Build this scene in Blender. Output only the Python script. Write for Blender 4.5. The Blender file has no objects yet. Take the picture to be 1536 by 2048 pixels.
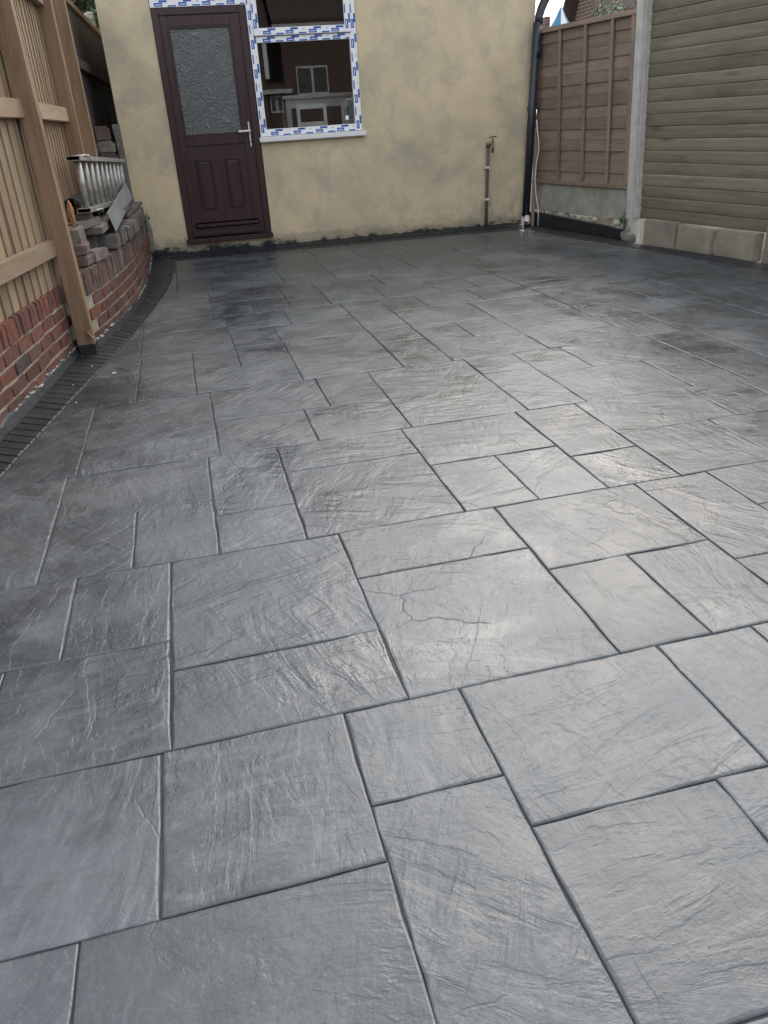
import bpy, bmesh, math, random
from mathutils import Vector, Matrix, noise as mnoise
random.seed(7)
R = math.radians
scene = bpy.context.scene
COL = scene.collection

# ------------------------------------------------------------------ camera
cam_d = bpy.data.cameras.new('camera'); cam = bpy.data.objects.new('camera', cam_d); COL.objects.link(cam)
rot = Matrix(((0.97495927, 0.14827891, -0.16573407), (-0.21465473, 0.43271233, -0.87560458), (-0.05811852, 0.88925441, 0.45370567)))
cam.matrix_world = Matrix.Translation((0, 0, 1.2)) @ rot.to_4x4()
cam_d.sensor_width = 36; cam_d.sensor_fit = 'AUTO'; cam_d.lens = 27.04
cam_d.clip_start = 0.02; cam_d.clip_end = 600
scene.camera = cam

# ------------------------------------------------------------------ sky, sun, exposure
SUN_ELEV = R(37); SUN_AZ = R(31)     # azimuth clockwise from +Y
w = bpy.data.worlds.new('World'); scene.world = w; w.use_nodes = True
wn = w.node_tree.nodes; wl = w.node_tree.links
sky = wn.new('ShaderNodeTexSky'); sky.sky_type = 'NISHITA'; sky.sun_disc = False
sky.sun_elevation = SUN_ELEV; sky.sun_rotation = SUN_AZ
sky.air_density = 1.0; sky.dust_density = 3.0; sky.ozone_density = 1.0; sky.altitude = 50
bgn = wn['Background']; bgn.inputs['Strength'].default_value = 0.12
# thin, broken overcast over the blue
wtc = wn.new('ShaderNodeTexCoord'); wmp = wn.new('ShaderNodeMapping'); wmp.inputs['Scale'].default_value = (1, 1, 2.2); wl.new(wtc.outputs['Generated'], wmp.inputs[0])
wnz = wn.new('ShaderNodeTexNoise'); wnz.inputs['Scale'].default_value = 2.6; wnz.inputs['Detail'].default_value = 5; wl.new(wmp.outputs[0], wnz.inputs['Vector'])
wrg = wn.new('ShaderNodeMapRange'); wl.new(wnz.outputs['Fac'], wrg.inputs[0]); wrg.inputs[1].default_value = .3; wrg.inputs[2].default_value = .7; wrg.inputs[3].default_value = .5; wrg.inputs[4].default_value = .85
wmx = wn.new('ShaderNodeMix'); wmx.data_type = 'RGBA'; wl.new(wrg.outputs[0], wmx.inputs[0]); wl.new(sky.outputs[0], wmx.inputs[6]); wmx.inputs[7].default_value = (7.6, 7.9, 8.3, 1)
wl.new(wmx.outputs[2], bgn.inputs['Color'])
sd = bpy.data.lights.new('sun', 'SUN'); sun = bpy.data.objects.new('sun', sd); COL.objects.link(sun)
sd.energy = 0.7; sd.angle = R(42); sd.color = (1.0, 0.96, 0.90)
sdir = Vector((math.sin(SUN_AZ) * math.cos(SUN_ELEV), math.cos(SUN_AZ) * math.cos(SUN_ELEV), math.sin(SUN_ELEV)))
sun.rotation_euler = (-sdir).to_track_quat('-Z', 'Y').to_euler(); sun.location = sdir * 30
scene.view_settings.view_transform = 'Standard'; scene.view_settings.look = 'None'
scene.view_settings.gamma = 1; scene.view_settings.use_curve_mapping = False
scene.view_settings.exposure = 1.08
scene.cycles.use_denoising = True
scene.cycles.max_bounces = 8

# ------------------------------------------------------------------ helpers
def tag(o, label=None, cat=None, group=None, kind=None):
    if label: o['label'] = label
    if cat: o['category'] = cat
    if group: o['group'] = group
    if kind: o['kind'] = kind
    return o

def empty(name, loc=(0, 0, 0), rz=0, parent=None):
    o = bpy.data.objects.new(name, None); COL.objects.link(o)
    o.empty_display_size = 0.1; o.location = loc; o.rotation_euler = (0, 0, rz)
    if parent: o.parent = parent
    return o

def obj(name, me, mat=None, parent=None, loc=(0, 0, 0), rotation=(0, 0, 0)):
    if isinstance(me, bmesh.types.BMesh):
        bm = me; me = bpy.data.meshes.new(name); bmesh.ops.recalc_face_normals(bm, faces=bm.faces[:]); bm.to_mesh(me); bm.free()
    if mat and not me.materials: me.materials.append(mat)
    o = bpy.data.objects.new(name, me); COL.objects.link(o)
    if parent: o.parent = parent
    o.location = loc; o.rotation_euler = rotation
    return o

def pyd(verts, faces):
    bm = bmesh.new(); vs = [bm.verts.new(v) for v in verts]
    for f in faces:
        try: bm.faces.new([vs[i] for i in f])
        except ValueError: pass
    return bm

def add_box(bm, x0, x1, y0, y1, z0, z1):
    v = [bm.verts.new(p) for p in ((x0, y0, z0), (x1, y0, z0), (x1, y1, z0), (x0, y1, z0), (x0, y0, z1), (x1, y0, z1), (x1, y1, z1), (x0, y1, z1))]
    for f in ((0, 3, 2, 1), (4, 5, 6, 7), (0, 1, 5, 4), (1, 2, 6, 5), (2, 3, 7, 6), (3, 0, 4, 7)): bm.faces.new([v[i] for i in f])
    return v

def box(x0, x1, y0, y1, z0, z1, bev=0, jit=0, seed=None):
    bm = bmesh.new(); add_box(bm, x0, x1, y0, y1, z0, z1)
    if jit:
        rr = random.Random(seed)
        for v in bm.verts: v.co += Vector([rr.uniform(-jit, jit) for _ in range(3)])
    if bev: bmesh.ops.bevel(bm, geom=bm.edges[:], offset=bev, segments=1 if bev < .004 else 2, affect='EDGES', clamp_overlap=True)
    return bm

def cyl(bm, p0, p1, r0, r1=None, n=10, caps=True):
    r1 = r0 if r1 is None else r1
    p0 = Vector(p0); p1 = Vector(p1); d = (p1 - p0).normalized()
    a = d.orthogonal().normalized(); b = d.cross(a)
    A = [bm.verts.new(p0 + (a * math.cos(t) + b * math.sin(t)) * r0) for t in [2 * math.pi * i / n for i in range(n)]]
    B = [bm.verts.new(p1 + (a * math.cos(t) + b * math.sin(t)) * r1) for t in [2 * math.pi * i / n for i in range(n)]]
    for i in range(n):
        f = bm.faces.new((A[i], A[(i + 1) % n], B[(i + 1) % n], B[i])); f.smooth = True
    if caps: bm.faces.new(A[::-1]); bm.faces.new(B)

def tube(path, r, n=8):
    bm = bmesh.new(); path = [Vector(p) for p in path]; rings = []
    a = None
    for i, p in enumerate(path):
        d = (path[min(i + 1, len(path) - 1)] - path[max(i - 1, 0)]).normalized()
        if a is None: a = d.orthogonal().normalized()
        a = (a - d * a.dot(d)).normalized(); b = d.cross(a)
        rings.append([bm.verts.new(p + (a * math.cos(2 * math.pi * k / n) + b * math.sin(2 * math.pi * k / n)) * r) for k in range(n)])
    for A, B in zip(rings, rings[1:]):
        for k in range(n):
            f = bm.faces.new((A[k], A[(k + 1) % n], B[(k + 1) % n], B[k])); f.smooth = True
    bm.faces.new(rings[0][::-1]); bm.faces.new(rings[-1])
    return bm

def rings_prism(rings):
    """stack of closed loops (same vertex count), capped at the last one"""
    bm = bmesh.new(); L = [[bm.verts.new(p) for p in r] for r in rings]; n = len(L[0])
    for A, B in zip(L, L[1:]):
        for k in range(n): bm.faces.new((A[k], A[(k + 1) % n], B[(k + 1) % n], B[k]))
    bm.faces.new(L[-1]); bm.faces.new(L[0][::-1])
    return bm

# ------------------------------------------------------------------ materials
class NT:
    def __init__(s, name):
        s.m = bpy.data.materials.new(name); s.m.use_nodes = True
        s.t = s.m.node_tree; s.b = s.t.nodes['Principled BSDF']
    def n(s, typ, **kw):
        nd = s.t.nodes.new(typ)
        for k, v in kw.items():
            if k.startswith('i_'):
                key = k[2:]; key = int(key) if key.isdigit() else key.replace('_', ' ')
                s.set(nd.inputs[key], v)
            else: setattr(nd, k, v)
        return nd
    def set(s, sock, v):
        if isinstance(v, bpy.types.NodeSocket): s.t.links.new(v, sock)
        elif isinstance(v, bpy.types.Node): s.t.links.new(v.outputs[0], sock)
        else: sock.default_value = v
    def math(s, op, a, b=None, clamp=False):
        nd = s.t.nodes.new('ShaderNodeMath'); nd.operation = op; nd.use_clamp = clamp
        s.set(nd.inputs[0], a)
        if b is not None: s.set(nd.inputs[1], b)
        return nd.outputs[0]
    def noise(s, vec, scale, detail=5, rough=.55, dist=0.0):
        nd = s.n('ShaderNodeTexNoise'); s.set(nd.inputs['Vector'], vec)
        nd.inputs['Scale'].default_value = scale; nd.inputs['Detail'].default_value = detail
        nd.inputs['Roughness'].default_value = rough; nd.inputs['Distortion'].default_value = dist
        return nd.outputs['Fac']
    def ramp(s, fac, pts):
        nd = s.n('ShaderNodeValToRGB'); s.set(nd.inputs[0], fac); e = nd.color_ramp.elements
        while len(e) < len(pts): e.new(0.5)
        for el, (p, c) in zip(e, pts):
            el.position = p; el.color = (*c, 1) if len(c) == 3 else c
        return nd.outputs[0]
    def rng(s, fac, a, b, c=0., d=1., smooth=False):
        nd = s.n('ShaderNodeMapRange'); s.set(nd.inputs[0], fac)
        if smooth: nd.interpolation_type = 'SMOOTHSTEP'
        for i, v in enumerate((a, b, c, d)): nd.inputs[i + 1].default_value = v
        return nd.outputs[0]
    def mix(s, fac, a, b, mode='MIX'):
        nd = s.n('ShaderNodeMix', data_type='RGBA', blend_type=mode)
        s.set(nd.inputs[0], fac)
        for sock, v in ((nd.inputs[6], a), (nd.inputs[7], b)):
            if isinstance(v, tuple): v = (*v, 1) if len(v) == 3 else v
            s.set(sock, v)
        return nd.outputs[2]
    def mapping(s, vec, scale=(1, 1, 1), rot=(0, 0, 0), loc=(0, 0, 0)):
        nd = s.n('ShaderNodeMapping'); s.set(nd.inputs[0], vec)
        nd.inputs[1].default_value = loc; nd.inputs[2].default_value = rot; nd.inputs[3].default_value = scale
        return nd.outputs[0]
    def objvec(s, spread=40.0):
        """object coordinates shifted by the object's random number"""
        tc = s.n('ShaderNodeTexCoord'); oi = s.n('ShaderNodeObjectInfo')
        sh = s.n('ShaderNodeVectorMath', operation='SCALE'); sh.inputs[0].default_value = (1, .7, .4)
        s.set(sh.inputs['Scale'], s.math('MULTIPLY', oi.outputs['Random'], spread))
        ad = s.n('ShaderNodeVectorMath', operation='ADD'); s.set(ad.inputs[0], tc.outputs['Object']); s.set(ad.inputs[1], sh.outputs[0])
        return ad.outputs[0], oi.outputs['Random']
    def bump(s, h, strength, dist, normal=None):
        nd = s.n('ShaderNodeBump'); nd.inputs['Strength'].default_value = strength; nd.inputs['Distance'].default_value = dist
        s.set(nd.inputs['Height'], h)
        if normal: s.set(nd.inputs['Normal'], normal)
        s.set(s.b.inputs['Normal'], nd.outputs[0]); return nd.outputs[0]
    def out(s, color=None, rough=None, **kw):
        if color is not None: s.set(s.b.inputs['Base Color'], (*color, 1) if isinstance(color, tuple) and len(color) == 3 else color)
        if rough is not None: s.set(s.b.inputs['Roughness'], rough)
        for k, v in kw.items(): s.set(s.b.inputs[k.replace('_', ' ')], v)
        return s.m

def simple(name, c, rough=.6, var=.25, scale=12, bump=.1, metallic=0.0, dist=.003):
    t = NT(name); v, rnd = t.objvec()
    f = t.noise(v, scale, 6, .6)
    k = t.rng(f, .25, .75, 1 - var, 1 + var)
    k = t.math('MULTIPLY', k, t.rng(rnd, 0, 1, 1 - var * .5, 1 + var * .5))
    c2 = t.n('ShaderNodeVectorMath', operation='SCALE'); c2.inputs[0].default_value = c; t.set(c2.inputs['Scale'], k)
    if bump: t.bump(t.noise(v, scale * 4, 6, .65), bump, dist)
    return t.out(c2.outputs[0], t.rng(f, .3, .7, rough * .85, min(1, rough * 1.1)), Metallic=metallic)

def wood(name, dark, light, axis='Z', rough=.75, knots=.5, weather=None):
    t = NT(name); v, rnd = t.objvec()
    sc = {'X': (1.2, 22, 22), 'Y': (22, 1.2, 22), 'Z': (22, 22, 1.2)}[axis]
    g = t.noise(t.mapping(v, sc), 1.0, 8, .62, .9)
    g2 = t.noise(t.mapping(v, tuple(a * 4 for a in sc)), 1.0, 4, .6)
    f = t.math('ADD', t.math('MULTIPLY', g, .75), t.math('MULTIPLY', g2, .25))
    c = t.ramp(f, [(.28, dark), (.5, tuple((a + b) / 2 for a, b in zip(dark, light))), (.72, light)])
    big = t.noise(t.mapping(v, tuple(min(a, 4) for a in sc)), 1.5, 4, .6)
    c = t.mix(t.rng(big, .52, .74, 0, .55), c, tuple(a * .55 for a in dark))
    if weather: c = t.mix(t.rng(t.noise(v, 5, 5, .65), .42, .68, 0, .8), c, weather)
    vo = t.n('ShaderNodeTexVoronoi'); t.set(vo.inputs['Vector'], t.mapping(v, tuple(min(5.5, a) for a in sc))); vo.inputs['Scale'].default_value = .8
    c = t.mix(t.rng(vo.outputs['Distance'], .03, .13, knots, 0), c, tuple(a * .35 for a in dark))
    hsv = t.n('ShaderNodeHueSaturation'); t.set(hsv.inputs['Color'], c); t.set(hsv.inputs['Value'], t.rng(rnd, 0, 1, .82, 1.2))
    t.bump(f, .35, .004)
    return t.out(hsv.outputs[0], rough)

def slab_mat():
    t = NT('stamped_slate_concrete'); tc = t.n('ShaderNodeTexCoord'); oi = t.n('ShaderNodeObjectInfo'); rnd = oi.outputs['Random']
    geo = t.n('ShaderNodeNewGeometry')
    vr = t.n('ShaderNodeVectorRotate', rotation_type='Z_AXIS'); t.set(vr.inputs['Vector'], tc.outputs['Object'])
    t.set(vr.inputs['Angle'], t.math('MULTIPLY', rnd, 37.0))
    ad = t.n('ShaderNodeVectorMath', operation='ADD'); t.set(ad.inputs[0], vr.outputs[0])
    cb = t.n('ShaderNodeCombineXYZ'); t.set(cb.inputs[0], t.math('MULTIPLY', rnd, 91.0)); t.set(cb.inputs[1], t.math('MULTIPLY', rnd, 53.0)); t.set(ad.inputs[1], cb.outputs[0])
    v = ad.outputs[0]
    vs = t.mapping(v, (1.0, 2.6, 1))
    A = t.noise(vs, 2.6, 6, .58, .55)                       # riven relief
    ter = t.math('MULTIPLY', A, 9.0)
    fl = t.math('FLOOR', ter); fr = t.math('FRACT', ter)
    step = t.math('DIVIDE', t.math('ADD', fl, t.rng(fr, .72, 1, 0, 1, True)), 9.0)
    rip = t.noise(t.mapping(v, (4.2, 1.3, 1), (0, 0, .5)), 3.6, 4, .55, 1.3)     # ripples
    fine = t.noise(v, 60, 4, .7)
    low = t.noise(v, 1.7, 2, .5)
    ripmask = t.rng(t.noise(v, 2.0, 3, .5), .42, .62, .15, 1)
    # split lines
    vw = t.n('ShaderNodeVectorMath', operation='ADD'); t.set(vw.inputs[0], v)
    nz = t.n('ShaderNodeTexNoise'); t.set(nz.inputs['Vector'], v); nz.inputs['Scale'].default_value = 3.2; nz.inputs['Detail'].default_value = 5
    sc = t.n('ShaderNodeVectorMath', operation='SCALE'); t.set(sc.inputs[0], nz.outputs['Color']); sc.inputs['Scale'].default_value = .16; t.set(vw.inputs[1], sc.outputs[0])
    vo = t.n('ShaderNodeTexVoronoi', feature='DISTANCE_TO_EDGE'); t.set(vo.inputs['Vector'], vw.outputs[0]); vo.inputs['Scale'].default_value = 1.2
    crack = t.math('MULTIPLY', t.rng(vo.outputs['Distance'], 0, .004, 1, 0, True), t.rng(t.noise(v, 2.4, 2, .5), .52, .6, 0, 1))
    h = t.math('ADD', t.math('MULTIPLY', step, .42), t.math('MULTIPLY', A, .5))
    h = t.math('ADD', h, t.math('MULTIPLY', t.math('MULTIPLY', rip, ripmask), .80))
    h = t.math('ADD', h, t.math('MULTIPLY', fine, .14))
    h = t.math('ADD', h, t.math('MULTIPLY', low, 1.2))
    h = t.math('SUBTRACT', h, t.math('MULTIPLY', crack, .12))
    t.bump(h, .80, .011)
    # colour: charcoal with paler release-powder bloom
    d = t.noise(v, 3.4, 5, .66, .6)
    pos = geo.outputs['Position']
    patch = t.noise(t.mapping(pos, (1, 1, 1), loc=(3, 7, 0)), .9, 6, .62, .4)
    c = t.ramp(d, [(.3, (.028, .034, .038)), (.5, (.040, .047, .052)), (.72, (.062, .071, .077))])
    fib = t.noise(t.mapping(v, (4.2, 1.3, 1), (0, 0, .5)), 4.2, 6, .66, 1.3)
    fm = t.math('MULTIPLY', t.rng(fib, .50, .68, 0, .62), t.rng(t.noise(v, 1.6, 3, .55), .40, .62, 0, 1))
    c = t.mix(fm, c, (.110, .121, .127))
    c = t.mix(t.rng(fib, .46, .34, 0, .5), c, (.021, .026, .031))
    c = t.mix(t.math('MULTIPLY', t.rng(t.noise(v, 95, 3, .75), .60, .70, 0, .55), t.rng(patch, .40, .6, .3, 1)), c, (.13, .138, .142))
    c = t.mix(t.math('MULTIPLY', t.rng(patch, .50, .66, 0, 1, True), t.rng(fine, .35, .6, .1, .42)), c, (.155, .162, .162))
    c = t.mix(t.rng(crack, 0, 1, 0, .35), c, (.03, .033, .037))
    damp = t.rng(t.noise(t.mapping(pos, (1, 1, 1), loc=(11, 4, 0)), 1.3, 6, .66, .5), .50, .62, 0, 1, True)     # sealer still wet in places
    c = t.mix(t.math('MULTIPLY', damp, .6), c, (.022, .027, .031))
    hs = t.n('ShaderNodeHueSaturation'); t.set(hs.inputs['Color'], c); t.set(hs.inputs['Value'], t.rng(rnd, 0, 1, .85, 1.15))
    rough = t.math('ADD', t.rng(d, .3, .75, .31, .50), t.rng(patch, .5, .7, 0, .08))
    rough = t.math('SUBTRACT', rough, t.math('MULTIPLY', damp, .12))
    return t.out(hs.outputs[0], rough, **{'Specular_IOR_Level': .8})

def border_mat():
    t = NT('dark_border_concrete'); v, rnd = t.objvec()
    f = t.noise(v, 14, 6, .6); c = t.ramp(f, [(.3, (.006, .007, .009)), (.7, (.017, .019, .022))])
    hs = t.n('ShaderNodeHueSaturation'); t.set(hs.inputs['Color'], c); t.set(hs.inputs['Value'], t.rng(rnd, 0, 1, .7, 1.35))
    t.bump(t.noise(v, 30, 6, .65), .5, .004)
    return t.out(hs.outputs[0], t.rng(f, .3, .7, .42, .62))

def brick_mat(name, cols, dirt=(.12, .105, .085), sh=.5):
    t = NT(name); v, rnd = t.objvec()
    c = t.ramp(rnd, [(i / (len(cols) - 1), c) for i, c in enumerate(cols)])
    f = t.noise(v, 18, 7, .65); k = t.rng(f, .25, .75, .6, 1.35)
    c = t.mix(1.0, c, t.n('ShaderNodeCombineColor', i_0=k, i_1=k, i_2=k).outputs[0], 'MULTIPLY')
    c = t.mix(t.rng(t.noise(v, 7, 6, .7), .5, .72, 0, sh), c, dirt)
    c = t.mix(t.rng(t.noise(t.mapping(v, (1, 1, .4)), 26, 5, .7), .62, .74, 0, .5), c, (.33, .29, .24))
    t.bump(t.noise(v, 60, 6, .7), .5, .004)
    return t.out(c, .88)

def render_mat():
    t = NT('tan_sand_cement_render'); g = t.n('ShaderNodeNewGeometry').outputs['Position']
    a = t.noise(g, 1.1, 7, .6, .5); b = t.noise(t.mapping(g, loc=(5, 2, 9)), 3.2, 7, .62, .4); f = t.noise(g, 60, 4, .7)
    c = t.ramp(a, [(.33, (.36, .325, .25)), (.47, (.57, .475, .315)), (.62, (.68, .555, .36))])
    c = t.mix(t.rng(b, .47, .66, 0, .7), c, (.40, .36, .275))
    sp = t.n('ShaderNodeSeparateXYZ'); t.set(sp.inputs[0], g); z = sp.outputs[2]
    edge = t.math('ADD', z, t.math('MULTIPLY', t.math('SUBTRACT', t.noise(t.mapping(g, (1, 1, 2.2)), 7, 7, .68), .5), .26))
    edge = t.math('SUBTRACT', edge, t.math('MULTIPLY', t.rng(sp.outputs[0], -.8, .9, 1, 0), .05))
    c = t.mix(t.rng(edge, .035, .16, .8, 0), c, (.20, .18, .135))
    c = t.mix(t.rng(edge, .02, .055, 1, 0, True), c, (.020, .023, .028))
    # slurry splashes, thicker towards the base
    spl = t.noise(g, 38, 3, .6); lim = t.rng(z, 0, .55, .60, .80)
    c = t.mix(t.math('MULTIPLY', t.rng(t.math('SUBTRACT', spl, lim), 0, .03, 0, .8), 1.0), c, (.045, .045, .045))
    # trowel streaks by the right-hand corner
    st = t.noise(t.mapping(g, (9, 1, 3), (0, .6, 0)), 2.2, 4, .6)
    mk = t.math('MULTIPLY', t.rng(sp.outputs[0], 2.6, 3.3, 0, 1), t.rng(z, .1, .75, 1, 0))
    c = t.mix(t.math('MULTIPLY', t.rng(st, .5, .7, 0, .75), mk), c, (.20, .18, .14))
    h = t.math('ADD', t.math('MULTIPLY', f, .25), t.math('ADD', b, t.math('MULTIPLY', st, .3)))
    t.bump(h, .35, .012)
    return t.out(c, .93)

def concrete_mat(name, c0, c1, moss=None, scale=9):
    t = NT(name); v, rnd = t.objvec(); f = t.noise(v, scale, 7, .65); p = t.noise(v, 85, 3, .7)
    c = t.ramp(f, [(.3, c0), (.7, c1)])
    c = t.mix(t.rng(p, .58, .68, 0, .5), c, tuple(a * .45 for a in c0))
    if moss: c = t.mix(t.rng(t.noise(v, 3.5, 6, .65), .5, .68, 0, .8), c, moss)
    t.bump(t.math('ADD', p, t.math('MULTIPLY', f, .8)), .5, .005)
    return t.out(c, .92)

M = {}
M['slab'] = slab_mat(); M['border'] = border_mat()
M['bed'] = simple('joint_bed', (.026, .030, .034), .7, .3, 20, .3)
M['soil'] = simple('bare_soil', (.09, .075, .06), .95, .4, 3, .4)
M['brick'] = brick_mat('red_brick', [(.060, .030, .027), (.135, .048, .032), (.095, .036, .029), (.165, .058, .036), (.055, .036, .036), (.12, .045, .034)])
M['coping'] = brick_mat('orange_red_brick', [(.155, .053, .034), (.20, .066, .038), (.10, .045, .038), (.175, .06, .038)], sh=.4)
M['oldbrick'] = brick_mat('weathered_brick', [(.12, .062, .047), (.085, .058, .048), (.14, .07, .05), (.10, .072, .06)], (.20, .18, .15), .8)
M['loose'] = brick_mat('reclaimed_brick', [(.15, .135, .12), (.16, .09, .065), (.12, .11, .10), (.07, .062, .06), (.25, .21, .145)], (.25, .23, .2), .8)
M['mortar'] = simple('pale_mortar', (.31, .27, .205), .95, .35, 30, .5)
M['bitumen'] = simple('black_bitumen', (.012, .014, .017), .55, .4, 18, .6)
M['chalk'] = simple('lime_splash', (.36, .36, .34), .9, .2, 30, .3)
M['render'] = render_mat()
M['bead'] = simple('cream_render_bead', (.55, .48, .30), .7, .1, 20, .1)
M['postw'] = wood('new_fence_post_timber', (.155, .092, .052), (.32, .205, .120), 'Z', knots=.7)
M['featherw'] = wood('featheredge_timber', (.18, .115, .066), (.39, .275, .165), 'Z', knots=.4, weather=(.28, .22, .15))
M['railw'] = wood('fence_rail_timber', (.24, .15, .085), (.46, .33, .2), 'Y', knots=.5, weather=(.36, .30, .22))
M['darkw'] = wood('shaded_old_boards', (.030, .026, .024), (.075, .064, .056), 'Z', knots=.2)  # older dark boards, with the shade on them put into the tone
M['lapw'] = wood('brown_overlap_boards', (.13, .092, .072), (.26, .19, .148), 'X', knots=.3, weather=(.21, .18, .14))
M['battenw'] = wood('brown_batten_timber', (.17, .12, .088), (.31, .225, .165), 'Z', knots=.2)
M['battenx'] = wood('brown_rail_timber', (.17, .12, .088), (.31, .225, .165), 'X', knots=.2)
M['shipw'] = wood('grey_green_shiplap', (.105, .088, .060), (.25, .212, .150), 'X', knots=.75, weather=(.155, .142, .102))
M['scrapw'] = wood('grey_scrap_timber', (.075, .066, .054), (.19, .17, .142), 'Y', knots=.3)
M['conpost'] = concrete_mat('exposed_aggregate_concrete', (.38, .37, .34), (.56, .54, .49))
M['gravelb'] = concrete_mat('mossy_gravel_board', (.23, .225, .19), (.40, .385, .32), (.20, .21, .14), 6)
M['block'] = concrete_mat('sandy_concrete_block', (.20, .18, .14), (.34, .30, .225), (.15, .145, .115), 7)
M['rubble'] = concrete_mat('rubble_stone', (.12, .11, .095), (.27, .25, .21), None, 14)
M['upvcw'] = simple('white_upvc', (.78, .78, .76), .32, .04, 10, 0)
M['film'] = simple('white_protective_film', (.80, .80, .80), .38, .05, 25, .12)
M['filmblue'] = simple('blue_film_print', (.025, .09, .36), .4, .12, 30, 0)
M['filmpale'] = simple('pale_film_print', (.55, .62, .78), .4, .1, 30, 0)
M['filmgrey'] = simple('grey_film_print', (.50, .50, .52), .4, .15, 30, 0)
M['plasticblk'] = simple('black_plastic_pipe', (.020, .024, .030), .38, .3, 12, .05)
M['plasticwht'] = simple('white_plastic_fitting', (.62, .61, .57), .45, .15, 14, .05)
M['pipebrown'] = simple('brown_lagged_pipe', (.10, .075, .062), .6, .3, 22, .3)
M['brass'] = simple('tarnished_brass_tap', (.16, .13, .09), .45, .3, 30, .1, .8)
M['alu'] = simple('mortar_splashed_aluminium', (.40, .385, .35), .5, .35, 24, .35, .55)
M['steel'] = simple('galvanised_steel', (.30, .31, .31), .5, .3, 9, .2, .5)
M['orange'] = simple('orange_clay', (.36, .17, .08), .8, .25, 15, .3)
M['slate'] = simple('grey_slate_offcut', (.17, .17, .165), .75, .25, 9, .4)
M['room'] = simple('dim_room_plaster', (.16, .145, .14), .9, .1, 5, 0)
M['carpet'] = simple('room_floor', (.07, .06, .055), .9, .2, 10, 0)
M['furn'] = simple('white_painted_wood', (.55, .54, .50), .5, .08, 8, 0)
M['handle'] = simple('white_door_handle', (.66, .65, .62), .3, .08, 15, 0)
M['canopy'] = simple('blue_canopy_fabric', (.07, .20, .33), .8, .12, 6, .1)
M['canopyw'] = simple('white_canopy_fabric', (.65, .68, .70), .8, .1, 6, .1)
M['tile'] = simple('dark_roof_tile', (.11, .075, .062), .85, .3, 8, .4)
M['bark'] = wood('tree_bark', (.045, .035, .028), (.12, .095, .07), 'Z')
M['farbrick'] = None
M['putty'] = simple('dried_cement_crumb', (.62, .60, .54), .9, .1, 30, .2)

def upvc_brown():
    t = NT('rosewood_upvc'); tc = t.n('ShaderNodeTexCoord').outputs['Object']
    g = t.noise(t.mapping(tc, (30, 30, 1.5)), 1.4, 7, .6, .6)
    c = t.ramp(g, [(.3, (.020, .008, .009)), (.7, (.055, .024, .024))])
    c = t.mix(t.rng(t.noise(tc, 42, 4, .7), .66, .73, 0, .5), c, (.22, .20, .18))
    t.bump(g, .12, .002)
    return t.out(c, .36)
M['rosewood'] = upvc_brown()

def obscure_glass():
    t = NT('obscured_swirl_glass'); tc = t.n('ShaderNodeTexCoord').outputs['Object']
    nz = t.n('ShaderNodeTexNoise'); t.set(nz.inputs['Vector'], tc); nz.inputs['Scale'].default_value = 5.5; nz.inputs['Detail'].default_value = 2
    sc = t.n('ShaderNodeVectorMath', operation='SCALE'); t.set(sc.inputs[0], nz.outputs['Color']); sc.inputs['Scale'].default_value = .5
    ad = t.n('ShaderNodeVectorMath', operation='ADD'); t.set(ad.inputs[0], tc); t.set(ad.inputs[1], sc.outputs[0])
    wv = t.n('ShaderNodeTexWave', wave_type='RINGS'); t.set(wv.inputs['Vector'], ad.outputs[0]); wv.inputs['Scale'].default_value = 6; wv.inputs['Distortion'].default_value = 9; wv.inputs['Detail'].default_value = 2
    h = t.math('ADD', t.rng(wv.outputs['Fac'], .72, 1, 0, 1, True), t.math('MULTIPLY', t.noise(tc, 85, 4, .6), .8))
    t.bump(h, .8, .006)
    return t.out((.105, .115, .110), .22, **{'Specular_IOR_Level': .6})
M['obscure'] = obscure_glass()

def clear_glass():
    t = NT('clear_window_glass')
    return t.out((.93, .96, .96), 0.0, Transmission_Weight=1.0, IOR=1.5)
M['glass'] = clear_glass()

def far_brick():
    t = NT('far_brick_wall'); tc = t.n('ShaderNodeTexCoord').outputs['Object']
    sp = t.n('ShaderNodeSeparateXYZ'); t.set(sp.inputs[0], tc); cb = t.n('ShaderNodeCombineXYZ')
    t.set(cb.inputs[0], t.math('ADD', sp.outputs[0], sp.outputs[1])); t.set(cb.inputs[1], sp.outputs[2])
    b = t.n('ShaderNodeTexBrick'); t.set(b.inputs['Vector'], cb.outputs[0])
    for k, v_ in (('Color1', (.13, .065, .05, 1)), ('Color2', (.09, .05, .04, 1)), ('Mortar', (.26, .22, .18, 1))): b.inputs[k].default_value = v_
    b.inputs['Scale'].default_value = 1; b.inputs['Brick Width'].default_value = .225; b.inputs['Row Height'].default_value = .075; b.inputs['Mortar Size'].default_value = .01
    return t.out(b.outputs[0], .9)
M['farbrick'] = far_brick()

def leaf_mat(name, c0, c1):
    t = NT(name); g = t.n('ShaderNodeNewGeometry').outputs['Position']
    c = t.ramp(t.noise(g, 6, 4, .7), [(.3, c0), (.7, c1)])
    return t.out(c, .55, **{'Subsurface_Weight': 0.0})
M['leaf'] = leaf_mat('hedge_leaves', (.025, .05, .018), (.09, .15, .055))
M['leaf2'] = leaf_mat('dark_tree_leaves', (.018, .035, .016), (.06, .095, .04))

# ------------------------------------------------------------------ ground
gm = pyd([(-300, -300, -.09), (300, -300, -.09), (300, 300, -.09), (-300, 300, -.09)], [(0, 1, 2, 3)])
tag(obj('ground', gm, M['soil']), 'bare earth under and around the paved yard', 'ground', kind='structure')

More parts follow.
